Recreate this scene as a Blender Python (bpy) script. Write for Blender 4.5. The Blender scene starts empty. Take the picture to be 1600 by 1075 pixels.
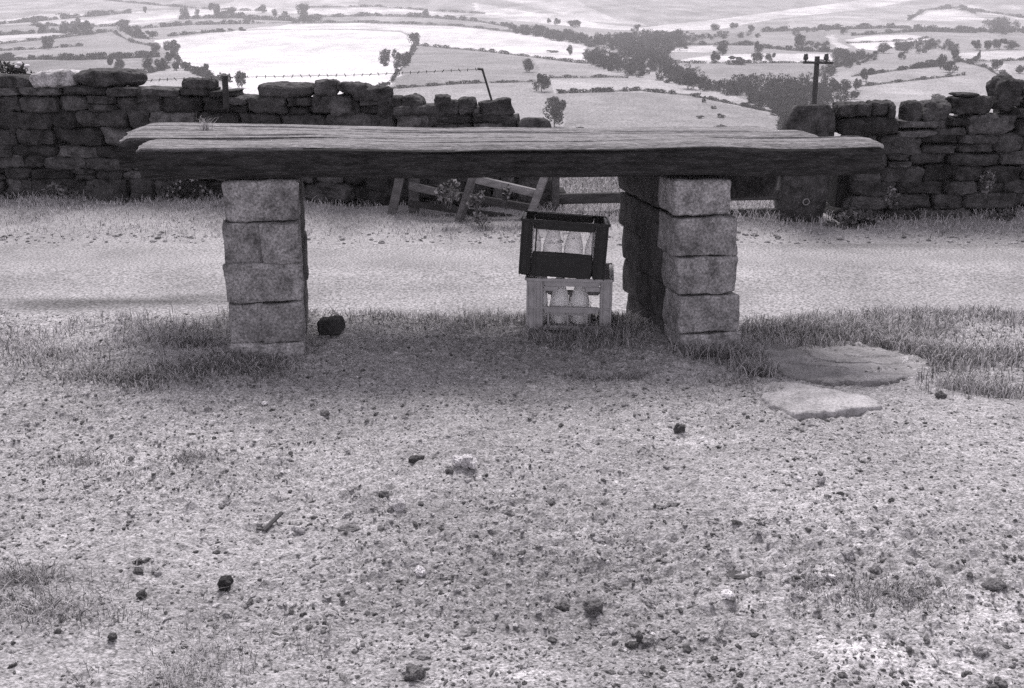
import bpy, math, random
import numpy as np
from mathutils import Vector

sc = bpy.context.scene
col = sc.collection
rng = np.random.default_rng(7)
random.seed(7)
R = math.radians

# ------------------------------------------------------------------ camera, world, sun, exposure
CAM_H = 1.17
PITCH = R(17.67)
FPX = 1555.0                      # focal length in photograph pixels (1600 wide): a 35 mm lens
cam_d = bpy.data.cameras.new('camera')
cam_d.sensor_width = 36.0
cam_d.lens = 36.0 * FPX / 1600.0
cam_d.clip_start = 0.05
cam_d.clip_end = 20000
cam = bpy.data.objects.new('camera', cam_d)
col.objects.link(cam)
cam.location = (0, 0, CAM_H)
cam.rotation_euler = (R(90) - PITCH, 0, 0)
sc.camera = cam

SUN_EL, SUN_AZ = R(57), R(-6)     # azimuth measured from +Y (straight ahead) towards +X
w = bpy.data.worlds.new('World')
sc.world = w
w.use_nodes = True
nt = w.node_tree
nt.nodes.clear()
sky = nt.nodes.new('ShaderNodeTexSky')
sky.sky_type = 'NISHITA'
sky.sun_disc = False
sky.sun_elevation = SUN_EL
sky.sun_rotation = SUN_AZ
bw = nt.nodes.new('ShaderNodeRGBToBW')
tn = nt.nodes.new('ShaderNodeMixRGB'); tn.blend_type = 'MULTIPLY'; tn.inputs[0].default_value = 1
tn.inputs[2].default_value = (1.0, 0.965, 1.05, 1)
bg = nt.nodes.new('ShaderNodeBackground'); bg.inputs[1].default_value = 0.15
wo = nt.nodes.new('ShaderNodeOutputWorld')
nt.links.new(sky.outputs[0], bw.inputs[0]); nt.links.new(bw.outputs[0], tn.inputs[1])
nt.links.new(tn.outputs[0], bg.inputs[0]); nt.links.new(bg.outputs[0], wo.inputs[0])

sd = bpy.data.lights.new('sun', 'SUN'); sd.energy = 2.35; sd.angle = R(24); sd.color = (1, 0.965, 0.955)
so = bpy.data.objects.new('sun', sd); col.objects.link(so)
sv = Vector((math.sin(SUN_AZ) * math.cos(SUN_EL), math.cos(SUN_AZ) * math.cos(SUN_EL), math.sin(SUN_EL)))
so.rotation_euler = sv.to_track_quat('Z', 'Y').to_euler()
so.location = sv * 30

sc.view_settings.view_transform = 'Standard'
sc.view_settings.look = 'None'
sc.view_settings.gamma = 1
sc.view_settings.exposure = 0.98
sc.cycles.use_denoising = False
sc.cycles.max_bounces = 5
sc.cycles.diffuse_bounces = 3
sc.cycles.transparent_max_bounces = 6
sc.cycles.transmission_bounces = 6
sc.cycles.volume_bounces = 0

# ------------------------------------------------------------------ helpers: noise, projection, meshes, materials
def hash3(ix, iy, iz, seed=0):
    n = (ix.astype(np.int64) * 374761393 + iy.astype(np.int64) * 668265263 + iz.astype(np.int64) * 2147483647 + seed * 974711) & 0xffffffff
    n = ((n ^ (n >> 13)) * 1274126177) & 0xffffffff
    n = ((n ^ (n >> 16)) * 2246822519) & 0xffffffff
    n = n ^ (n >> 15)
    return (n & 0xffffff) / float(0xffffff)

def vnoise(x, y, z=None, seed=0):
    """smooth value noise in -1..1"""
    x = np.asarray(x, float); y = np.asarray(y, float)
    z = np.zeros_like(x) if z is None else np.asarray(z, float)
    ix, iy, iz = np.floor(x), np.floor(y), np.floor(z)
    fx, fy, fz = x - ix, y - iy, z - iz
    fx, fy, fz = [f * f * f * (f * (f * 6 - 15) + 10) for f in (fx, fy, fz)]
    r = 0
    for dx in (0, 1):
        for dy in (0, 1):
            for dz in (0, 1):
                wgt = (fx if dx else 1 - fx) * (fy if dy else 1 - fy) * (fz if dz else 1 - fz)
                r = r + wgt * hash3(ix + dx, iy + dy, iz + dz, seed)
    return r * 2 - 1

def fbm(x, y, z=None, oct=4, seed=0, gain=0.5):
    r, a, s = 0, 1.0, 1.0
    for o in range(oct):
        r = r + a * vnoise(x * s, y * s, None if z is None else z * s, seed + o * 17)
        a *= gain; s *= 2.03
    return r

def sstep(x, a, b):
    t = np.clip((x - a) / (b - a), 0, 1)
    return t * t * (3 - 2 * t)

F_ = np.array([0, math.cos(PITCH), -math.sin(PITCH)])
U_ = np.array([0, math.sin(PITCH), math.cos(PITCH)])
R_ = np.array([1.0, 0, 0])
CP = np.array([0, 0, CAM_H])

def ray(u, v):
    u = np.asarray(u, float)[..., None]; v = np.asarray(v, float)[..., None]
    return F_ * FPX + R_ * (u - 800) + U_ * (537.5 - v)

def at_y(u, v, Y):
    """the point on the upright plane y = Y seen at photograph pixel (u, v)"""
    d = ray(u, v)
    return CP + d * (np.asarray(Y, float) / d[..., 1])[..., None]

# far profile: distance -> height of the valley
_rows = [(260, 212), (330, 172), (450, 127), (600, 97), (800, 71), (1100, 42), (1500, 14), (2000, -16), (2600, -45), (3300, -70)]
_pr = [9.0, 12.0, 17, 25, 50, 100, 170, 215]
_pz = [-.55, -.62, -1.15, -2.3, -5.9, -13.5, -23.0, -26.8]
for r_, v_ in _rows:
    a_ = PITCH + math.atan((v_ - 537.5) / FPX)
    _pr.append(r_); _pz.append(CAM_H - r_ * math.tan(a_))
_pr += [4500, 7000]; _pz += [_pz[-1] + 20, _pz[-1] - 40]
_lt = np.linspace(math.log(5), math.log(7000), 2400)
_tz = np.interp(np.exp(_lt), _pr, _pz)
_k = np.exp(-0.5 * (np.arange(-60, 61) / 22.0) ** 2); _k /= _k.sum()
_tz = np.convolve(np.pad(_tz, 60, mode='edge'), _k, mode='valid')

def far_z(x, y):
    d = np.sqrt(np.maximum(y, 1) ** 2 + (0.45 * x) ** 2)
    z = np.interp(np.log(np.maximum(d, 5)), _lt, _tz)
    z = z + sstep(d, 170, 420) * 3.0 * vnoise(x / 230 + 3.1, y / 230 + 1.7, seed=5)
    z = z + sstep(d, 900, 1700) * 14 * vnoise(x / 500, y / 500, seed=6)
    z = z + sstep(d, 300, 500) * 0.5 * vnoise(x / 60, y / 60, seed=8)
    return z

def lip_y(x):
    return 4.00 + 0.08 * vnoise(x * 0.8, x * 0 + 3, seed=2) + 0.06 * vnoise(x * 2.5, x * 0 + 7, seed=3) + 0.02 * x

def near_z(x, y):
    ly = lip_y(x)
    z = 0.028 * fbm(x * 0.8, y * 0.8, oct=3, seed=11) * sstep(y, 0, 1.5)
    z = z + 0.015 * sstep(y, 3.6, 4.0) * sstep(np.abs(x), 0.7, 1.5)               # grassy banks either side of the stand
    z = z * (1 - sstep(y, ly, ly + 0.5))
    z = z - 0.60 * sstep(y, ly - 0.05, ly + 0.95)
    z = z + 0.02 * np.exp(-((y - 6.5) / 1.2) ** 2)                                # road camber
    z = z + 0.12 * sstep(y, 8.1, 9.6) + 0.03 * fbm(x * 1.3, y * 1.3, oct=3, seed=12) * sstep(y, 8.2, 8.8)
    return z

def ground_z(x, y):
    x = np.asarray(x, float); y = np.asarray(y, float)
    b = sstep(y, 10.6, 13.0)
    return near_z(x, y) * (1 - b) + far_z(x, y) * b

def hit(u, v, rmin=1.2, rmax=5000, n=1400):
    """first point of the ground seen at photograph pixel (u, v)"""
    u = np.atleast_1d(np.asarray(u, float)); v = np.atleast_1d(np.asarray(v, float))
    d = ray(u, v); d = d / np.hypot(d[:, 0], d[:, 1])[:, None]
    rr = np.exp(np.linspace(math.log(rmin), math.log(rmax), n))
    out = np.zeros((len(u), 3))
    for i in range(len(u)):
        P = CP + d[i] * rr[:, None]
        g = ground_z(P[:, 0], P[:, 1])
        s = np.nonzero(P[:, 2] < g)[0]
        k = s[0] if len(s) else n - 1
        if k == 0: k = 1
        h0 = P[k - 1, 2] - g[k - 1]; h1 = P[k, 2] - g[k]
        t = h0 / (h0 - h1) if h0 != h1 else 0.5
        p = P[k - 1] + (P[k] - P[k - 1]) * min(max(t, 0), 1)
        p[2] = ground_z(p[0], p[1])
        out[i] = p
    return out

def hit1(u, v, **k):
    return hit([u], [v], **k)[0]

def px_m(p):
    """photograph pixels per metre at point p"""
    return FPX / float(np.dot(np.asarray(p) - CP, F_))

def mk_mesh(name, V, faces, tone=None, smooth=False, mats=(), midx=None):
    """faces: list of int arrays (n,k), each array of one polygon size"""
    me = bpy.data.meshes.new(name)
    V = np.asarray(V, np.float32)
    faces = [np.asarray(f, np.int32) for f in faces if len(f)]
    me.vertices.add(len(V)); me.vertices.foreach_set('co', V.ravel())
    li = np.concatenate([f.ravel() for f in faces])
    tot = np.concatenate([np.full(len(f), f.shape[1], np.int32) for f in faces])
    st = np.concatenate([[0], np.cumsum(tot)[:-1]]).astype(np.int32)
    me.loops.add(len(li)); me.loops.foreach_set('vertex_index', li)
    me.polygons.add(len(tot)); me.polygons.foreach_set('loop_start', st); me.polygons.foreach_set('loop_total', tot)
    me.polygons.foreach_set('use_smooth', np.full(len(tot), bool(smooth)))
    for m in mats: me.materials.append(m)
    if midx is not None: me.polygons.foreach_set('material_index', np.asarray(midx, np.int32))
    if tone is not None:
        a = me.attributes.new('tone', 'FLOAT', 'POINT')
        a.data.foreach_set('value', np.broadcast_to(np.asarray(tone, np.float32), (len(V),)).copy())
    me.update(calc_edges=True)
    me.validate()
    return me

class MB:
    """collects pieces into ONE mesh"""
    def __init__(s): s.V = []; s.F = {}; s.T = []; s.n = 0
    def add(s, V, faces, tone=1.0):
        V = np.asarray(V, float)
        for f in faces:
            f = np.asarray(f, np.int64)
            if len(f): s.F.setdefault(f.shape[1], []).append(f + s.n)
        s.V.append(V); s.T.append(np.broadcast_to(np.asarray(tone, float), (len(V),))); s.n += len(V)
        return s
    def build(s, name, mat, parent=None, smooth=False, me_only=False):
        V = np.concatenate(s.V); T = np.concatenate(s.T)
        if parent is not None and not me_only: V = V - np.array(parent.location)
        me = mk_mesh(name, V, [np.concatenate(f) for f in s.F.values()], T, smooth, [mat])
        if me_only: return me
        o = bpy.data.objects.new(name, me); col.objects.link(o)
        if parent is not None: o.parent = parent
        return o

def tag(o, label=None, cat=None, group=None, kind=None):
    if label: o['label'] = label
    if cat: o['category'] = cat
    if group: o['group'] = group
    if kind: o['kind'] = kind
    return o

def empty(name, loc, label=None, cat=None, group=None):
    o = bpy.data.objects.new(name, None); col.objects.link(o)
    o.empty_display_size = 0.1
    o.location = [float(c) for c in loc]
    return tag(o, label, cat, group)

TINT = (1.0, 0.97, 1.0)
def g3(v): return (v * TINT[0], v * TINT[1], v * TINT[2], 1)

def M(name, lo, hi, scale=8, detail=6, rough=0.9, bump=0.0, bscale=60, stretch=None, tone=False, spec=0.15,
      grain=0.0, gscale=200, transl=0.0, bdist=0.01, crack=None, contrast=(0.3, 0.7)):
    m = bpy.data.materials.new(name); m.use_nodes = True
    n = m.node_tree; N = n.nodes; L = n.links
    p = N['Principled BSDF']; out = N['Material Output']
    p.inputs['Roughness'].default_value = rough
    p.inputs['Specular IOR Level'].default_value = spec
    tc = N.new('ShaderNodeTexCoord'); src = tc.outputs['Object']
    if stretch:
        mp = N.new('ShaderNodeMapping'); mp.inputs['Scale'].default_value = stretch
        L.new(src, mp.inputs[0]); src = mp.outputs[0]
    no = N.new('ShaderNodeTexNoise'); no.inputs['Scale'].default_value = scale; no.inputs['Detail'].default_value = detail
    no.inputs['Roughness'].default_value = 0.62
    L.new(src, no.inputs['Vector'])
    rp = N.new('ShaderNodeMapRange')
    rp.inputs['From Min'].default_value = contrast[0]; rp.inputs['From Max'].default_value = contrast[1]
    rp.inputs['To Min'].default_value = lo; rp.inputs['To Max'].default_value = hi
    L.new(no.outputs[0], rp.inputs[0]); v = rp.outputs[0]
    def mul(a, b):
        q = N.new('ShaderNodeMath'); q.operation = 'MULTIPLY'; L.new(a, q.inputs[0])
        if isinstance(b, float): q.inputs[1].default_value = b
        else: L.new(b, q.inputs[1])
        return q.outputs[0]
    if grain:
        g = N.new('ShaderNodeTexNoise'); g.inputs['Scale'].default_value = gscale; g.inputs['Detail'].default_value = 2
        L.new(src, g.inputs['Vector'])
        q = N.new('ShaderNodeMapRange'); q.inputs['From Min'].default_value = 0.3; q.inputs['From Max'].default_value = 0.7
        q.inputs['To Min'].default_value = 1 - grain; q.inputs['To Max'].default_value = 1 + grain
        L.new(g.outputs[0], q.inputs[0]); v = mul(v, q.outputs[0])
    if tone:
        a = N.new('ShaderNodeAttribute'); a.attribute_name = 'tone'; v = mul(v, a.outputs['Fac'])
    cb = N.new('ShaderNodeMixRGB'); cb.blend_type = 'MULTIPLY'; cb.inputs[0].default_value = 1
    cb.inputs[2].default_value = (*TINT, 1)
    L.new(v, cb.inputs[1]); L.new(cb.outputs[0], p.inputs['Base Color'])
    if bump:
        b = N.new('ShaderNodeTexNoise'); b.inputs['Scale'].default_value = bscale; b.inputs['Detail'].default_value = 8
        b.inputs['Roughness'].default_value = 0.65
        L.new(src, b.inputs['Vector'])
        bp = N.new('ShaderNodeBump'); bp.inputs['Strength'].default_value = bump; bp.inputs['Distance'].default_value = bdist
        L.new(b.outputs[0], bp.inputs['Height']); L.new(bp.outputs[0], p.inputs['Normal'])
    if transl:
        t = N.new('ShaderNodeBsdfTranslucent'); L.new(cb.outputs[0], t.inputs[0])
        mx = N.new('ShaderNodeMixShader'); mx.inputs[0].default_value = transl
        L.new(p.outputs[0], mx.inputs[1]); L.new(t.outputs[0], mx.inputs[2]); L.new(mx.outputs[0], out.inputs[0])
    return m

m_dirt = M('dry_dirt', 0.62, 1.34, 48, 12, stretch=(.75, 1, 1), bump=1.0, bscale=90, tone=True, grain=0.55, gscale=190, bdist=0.012)
m_clod = M('soil_clod', 0.7, 1.3, 60, 6, tone=True, grain=0.5, gscale=260, bump=.8, bscale=120)
m_road = M('gravel_road', 0.21, 0.33, 1.4, 9, tone=True, bump=0.9, bscale=60, grain=0.62, gscale=62, bdist=0.01)
m_stone = M('gritstone', 0.10, 0.34, 16, 8, bump=0.7, bscale=55, tone=True, grain=0.45, gscale=120, bdist=0.012)
m_wall = M('weathered_wall_stone', 0.016, 0.10, 9, 8, bump=0.8, bscale=26, tone=True, grain=0.4, gscale=70, bdist=0.02)
m_slab = M('flat_sandstone', 0.6, 1.25, 11, 10, bump=0.9, bscale=45, tone=True, grain=0.3, gscale=120)
m_top = M('bleached_timber', 0.12, 0.32, 6, 10, bump=1.0, bscale=18, stretch=(1.6, 10, 10), grain=0.45, gscale=30, tone=True)
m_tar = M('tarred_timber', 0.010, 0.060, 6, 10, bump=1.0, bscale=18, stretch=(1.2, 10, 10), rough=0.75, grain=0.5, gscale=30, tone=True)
m_rail = M('weathered_rail', 0.10, 0.24, 6, 6, bump=0.5, bscale=20, stretch=(1, 4, 4), tone=True)
m_grass = M('grass_blade', 0.8, 1.2, 30, 2, tone=True, transl=0.3, rough=0.6)
m_leaf = M('far_foliage', 0.8, 1.2, 0.5, 2, tone=True, transl=0.15, rough=0.8)
m_weed = M('weed_leaf', 0.8, 1.2, 20, 2, tone=True, transl=0.25, rough=0.6)
m_bark = M('bark', 0.04, 0.09, 6, 4, rough=0.9)
m_terr = M('pasture', 0.80, 1.2, 0.09, 8, tone=True, grain=0.48, gscale=1.3, bump=0.0)
m_iron = M('rusty_iron', 0.02, 0.05, 40, 4, rough=0.6, spec=0.4)
m_pole = M('creosoted_pole', 0.03, 0.06, 10, 4, rough=0.7)
m_cratedark = M('dark_plastic', 0.014, 0.026, 20, 4, rough=0.55, spec=0.3)
m_crategrey = M('grey_plastic', 0.30, 0.42, 25, 5, rough=0.6, spec=0.3, grain=0.08, gscale=60)
m_ceramic = M('insulator_ceramic', 0.02, 0.03, 20, 2, rough=0.3, spec=0.5)
m_flower = M('white_flower', 0.7, 0.8, 10, 2)

# stones, bars, cubes
def _cube_grid(n):
    V, idx, Fq = [], {}, []
    def vid(p):
        k = tuple(int(round(c * 1000)) for c in p)
        if k not in idx: idx[k] = len(V); V.append(p)
        return idx[k]
    t = np.linspace(-1, 1, n + 1)
    for ax in range(3):
        for s in (-1, 1):
            for i in range(n):
                for j in range(n):
                    q = []
                    for a, b in ((i, j), (i + 1, j), (i + 1, j + 1), (i, j + 1)):
                        p = [0, 0, 0]; p[ax] = s; p[(ax + 1) % 3] = t[a]; p[(ax + 2) % 3] = t[b]
                        q.append(vid(p))
                    Fq.append(q if s > 0 else q[::-1])
    return np.array(V, float), np.array(Fq)
_CG = {n: _cube_grid(n) for n in (3, 4, 5, 6, 8, 12, 20)}

def stone(c, size, k=6.0, rough=0.06, n=5, yaw=0.0, roll=0.0, seed=None, freq=2.2):
    """a rough block: rounded box of the full size given, centred at c"""
    V, Fq = _CG[n]
    seed = random.randint(0, 9999) if seed is None else seed
    size = np.asarray(size, float)
    den = (np.abs(V) ** k).sum(1) ** (1 / k)
    P = V / den[:, None]
    dirn = P / np.linalg.norm(P, axis=1)[:, None]
    Q = P * size * 0.5
    s = size.min()
    q = Q / s * freq
    d = fbm(q[:, 0] + seed * 1.37, q[:, 1] + 5, q[:, 2] + seed * .71, oct=3, seed=seed)
    skew = 1 + rough * 1.2 * vnoise(P[:, 0] * .9 + seed, P[:, 1] * .9, P[:, 2] * .9, seed=seed + 3)[:, None]
    Q = Q * skew + dirn * (d * rough * s)[:, None]
    if roll:
        cr, sr = math.cos(roll), math.sin(roll)
        Q = np.stack([Q[:, 0] * cr - Q[:, 2] * sr, Q[:, 1], Q[:, 0] * sr + Q[:, 2] * cr], 1)
    cy, sy = math.cos(yaw), math.sin(yaw)
    Q = np.stack([Q[:, 0] * cy - Q[:, 1] * sy, Q[:, 0] * sy + Q[:, 1] * cy, Q[:, 2]], 1)
    return Q + np.asarray(c, float), [Fq]

def bar(p0, p1, w, h, segs=4, cs=12, k=5.0, rough=0.03, taper=1.0, seed=None, up=(0, 0, 1)):
    """a bar from p0 to p1, width w, height h, with softened edges and capped ends"""
    seed = random.randint(0, 9999) if seed is None else seed
    p0 = np.asarray(p0, float); p1 = np.asarray(p1, float)
    ax = p1 - p0; Ln = np.linalg.norm(ax); ax = ax / Ln
    up = np.asarray(up, float)
    if abs(np.dot(ax, up)) > 0.95: up = np.array([0, 1.0, 0])
    sdv = np.cross(ax, up); sdv /= np.linalg.norm(sdv); up = np.cross(sdv, ax)
    th = np.linspace(0, 2 * math.pi, cs, endpoint=False) + math.pi / cs
    c, s = np.cos(th), np.sin(th)
    den = (np.abs(c) ** k + np.abs(s) ** k) ** (1 / k)
    A, B = c / den * w / 2, s / den * h / 2
    T = np.linspace(0, 1, segs + 1)
    V = []
    for t in T:
        f = 1 + (taper - 1) * t
        d = 1 + rough * vnoise(A / w * 3 + seed, B / h * 3, np.full(cs, t * Ln * 2.0 + seed), seed=seed) * 2
        V.append(p0 + ax * (t * Ln) + sdv * (A * f * d)[:, None] + up * (B * f * d)[:, None])
    V = np.concatenate(V + [[p0], [p1]])
    q = []
    for i in range(segs):
        for j in range(cs):
            a, b = i * cs + j, i * cs + (j + 1) % cs
            q.append([a, b, b + cs, a + cs])
    e0, e1 = (segs + 1) * cs, (segs + 1) * cs + 1
    t3 = [[e0, (j + 1) % cs, j] for j in range(cs)] + [[e1, segs * cs + j, segs * cs + (j + 1) % cs] for j in range(cs)]
    return V, [np.array(q), np.array(t3)]

def box(c, s):
    c = np.asarray(c, float); s = np.asarray(s, float) / 2
    V = np.array([[x, y, z] for x in (-1, 1) for y in (-1, 1) for z in (-1, 1)]) * s + c
    return V, [np.array([[0, 1, 3, 2], [4, 6, 7, 5], [0, 4, 5, 1], [2, 3, 7, 6], [0, 2, 6, 4], [1, 5, 7, 3]])]

def lathe(c, prof, seg=24):
    th = np.linspace(0, 2 * math.pi, seg, endpoint=False)
    V = np.concatenate([np.stack([r * np.cos(th), r * np.sin(th), np.full(seg, z)], 1) for r, z in prof]) + np.asarray(c, float)
    q = []
    for i in range(len(prof) - 1):
        for j in range(seg):
            a, b = i * seg + j, i * seg + (j + 1) % seg
            q.append([a, b, b + seg, a + seg])
    return V, [np.array(q)]

# ------------------------------------------------------------------ ground, road
def axis(parts):
    a = [parts[0][0]]
    for s, e, st in parts:
        n = max(1, int(round((e - s) / st))); a += list(np.linspace(s, e, n + 1)[1:])
    return np.array(a)

def grid_mesh(name, xs, ys, Z, tone, mats, smooth=True):
    X, Y = np.meshgrid(xs, ys)
    V = np.stack([X, Y, Z], -1).reshape(-1, 3)
    ny, nx = X.shape
    i = np.arange(ny - 1)[:, None] * nx + np.arange(nx - 1)[None]
    q = np.stack([i, i + 1, i + nx + 1, i + nx], -1).reshape(-1, 4)
    me = mk_mesh(name, V, [q], None if tone is None else tone.reshape(-1), smooth, mats)
    o = bpy.data.objects.new(name, me); col.objects.link(o)
    return o

xs = axis([(-60, -12, 6), (-12, -5, .7), (-5, -2.7, .07), (-2.7, 2.7, .0082), (2.7, 5, .07), (5, 12, .7), (12, 60, 6)])
ys = axis([(-12, 0, 1.5), (0, 1.35, .15), (1.35, 2.4, .0062), (2.4, 4.35, .0088), (4.35, 5.2, .03), (5.2, 8, .2), (8, 12.5, .06), (12.5, 13.6, .3)])

def micro(x, y):
    """crumbled soil relief"""
    m = sstep(y, 0.8, 1.4) * (1 - sstep(y, 4.3, 4.9)) * (1 - sstep(np.abs(x), 2.8, 4.0))
    a = 0.010 * fbm(x * 5, y * 5, oct=2, seed=21)
    b = vnoise(x * 16, y * 22, seed=23); c = vnoise(x * 36 + 5, y * 46, seed=25); d = vnoise(x * 78, y * 78 + 9, seed=27)
    amt = 0.55 + 0.45 * vnoise(x * 1.3, y * 2.0, seed=29)
    return m * (a + amt * (0.0105 * np.maximum(b, -0.2) + 0.0115 * np.maximum(c, -.15) + 0.0085 * d + 0.0026 * vnoise(x * 120, y * 130, seed=28)))

def dirt_tone(x, y):
    t = 0.35 + 0.05 * fbm(x * 1.1, y * 2.2, oct=4, seed=31) + 0.03 * vnoise(x * 6, y * 9, seed=33)
    for (u, v, su, sv, a) in ((1400, 1040, .20, .07, .26), (1330, 930, .35, .03, .10), (1560, 960, .12, .10, .12), (900, 840, .6, .10, .05),
                              (700, 1010, .30, .05, .07), (560, 1000, .25, .03, .07), (1110, 690, .16, .03, .16),
                              (1090, 580, .12, .04, .10), (800, 1060, .2, .04, .12), (100, 620, .3, .06, .06), (820, 740, .5, .06, .04)):
        p = hit1(u, v)
        t = t + a * np.exp(-((x - p[0]) / su) ** 2 - ((y - p[1]) / sv) ** 2) * (0.75 + 0.5 * vnoise(x * 9, y * 12, seed=35))
    t = np.where(y > 4.2, t * (1 - sstep(y, 4.15, 4.6) * .25), t)
    t = np.where(y > 8, 0.32 + 0.05 * fbm(x * 2, y * 2, oct=3, seed=37), t)
    return np.clip(t, 0.05, 0.6)

X, Y = np.meshgrid(xs, ys)
Z = ground_z(X, Y) + micro(X, Y)
g = grid_mesh('ground', xs, ys, Z, dirt_tone(X, Y), [m_dirt])
tag(g, kind='structure')

rx = axis([(-60, -8, 4), (-8, 8, .08), (8, 60, 4)]); ry = axis([(4.75, 8.42, .04)])
X, Y = np.meshgrid(rx, ry)
EDGE = 0.10 * vnoise(X * 1.7, X * 0 + 1, seed=41) + 0.06 * vnoise(X * 6, X * 0, seed=42)
Y = Y + EDGE * sstep(Y, 7.4, 8.4)
rt = np.ones(X.shape)
for (u, v, su, sv, a) in ((190, 474, .95, .09, .62), (90, 482, .5, .10, .5), (330, 466, .35, .06, .4), (1300, 385, 1.5, .12, .2)):
    p = hit1(u, v); rt = rt * (1 - a * np.exp(-((X - p[0]) / su) ** 2 - ((Y - p[1]) / sv) ** 2))
rt = rt * (1 + .06 * vnoise(X * .5, Y * 4, seed=43))
Zr = ground_z(X, Y) + 0.012 - 0.03 * sstep(Y, 8.25, 8.45)
V = np.stack([X, Y, Zr], -1).reshape(-1, 3)
ny, nx = X.shape
i = np.arange(ny - 1)[:, None] * nx + np.arange(nx - 1)[None]
me = mk_mesh('road', V, [np.stack([i, i + 1, i + nx + 1, i + nx], -1).reshape(-1, 4)], rt.reshape(-1), True, [m_road])
road = bpy.data.objects.new('road', me); col.objects.link(road); tag(road, kind='structure')

# ------------------------------------------------------------------ the valley: terrain with its fields
az = np.concatenate([np.linspace(-80, -31, 50), np.linspace(-30.5, 30.5, 760), np.linspace(31, 80, 50)])
el_rows = np.linspace(214, -20, 420)
rr = np.exp(np.linspace(math.log(13.0), math.log(235), 60))
rr = np.concatenate([rr, np.interp(el_rows, [-60, -16, 14, 42, 71, 97, 127, 172, 214], [2800, 2000, 1500, 1100, 800, 600, 450, 330, 255]),
                     np.linspace(2250, 3300, 14)])
A, RRR = np.meshgrid(np.radians(az), rr)
TX, TY = np.sin(A) * RRR, np.cos(A) * RRR
TZ = ground_z(TX, TY) - 0.25 * (1 - sstep(RRR, 13, 16.5)) - 0.30 * (1 - sstep(TY, 12.0, 14.2))

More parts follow.
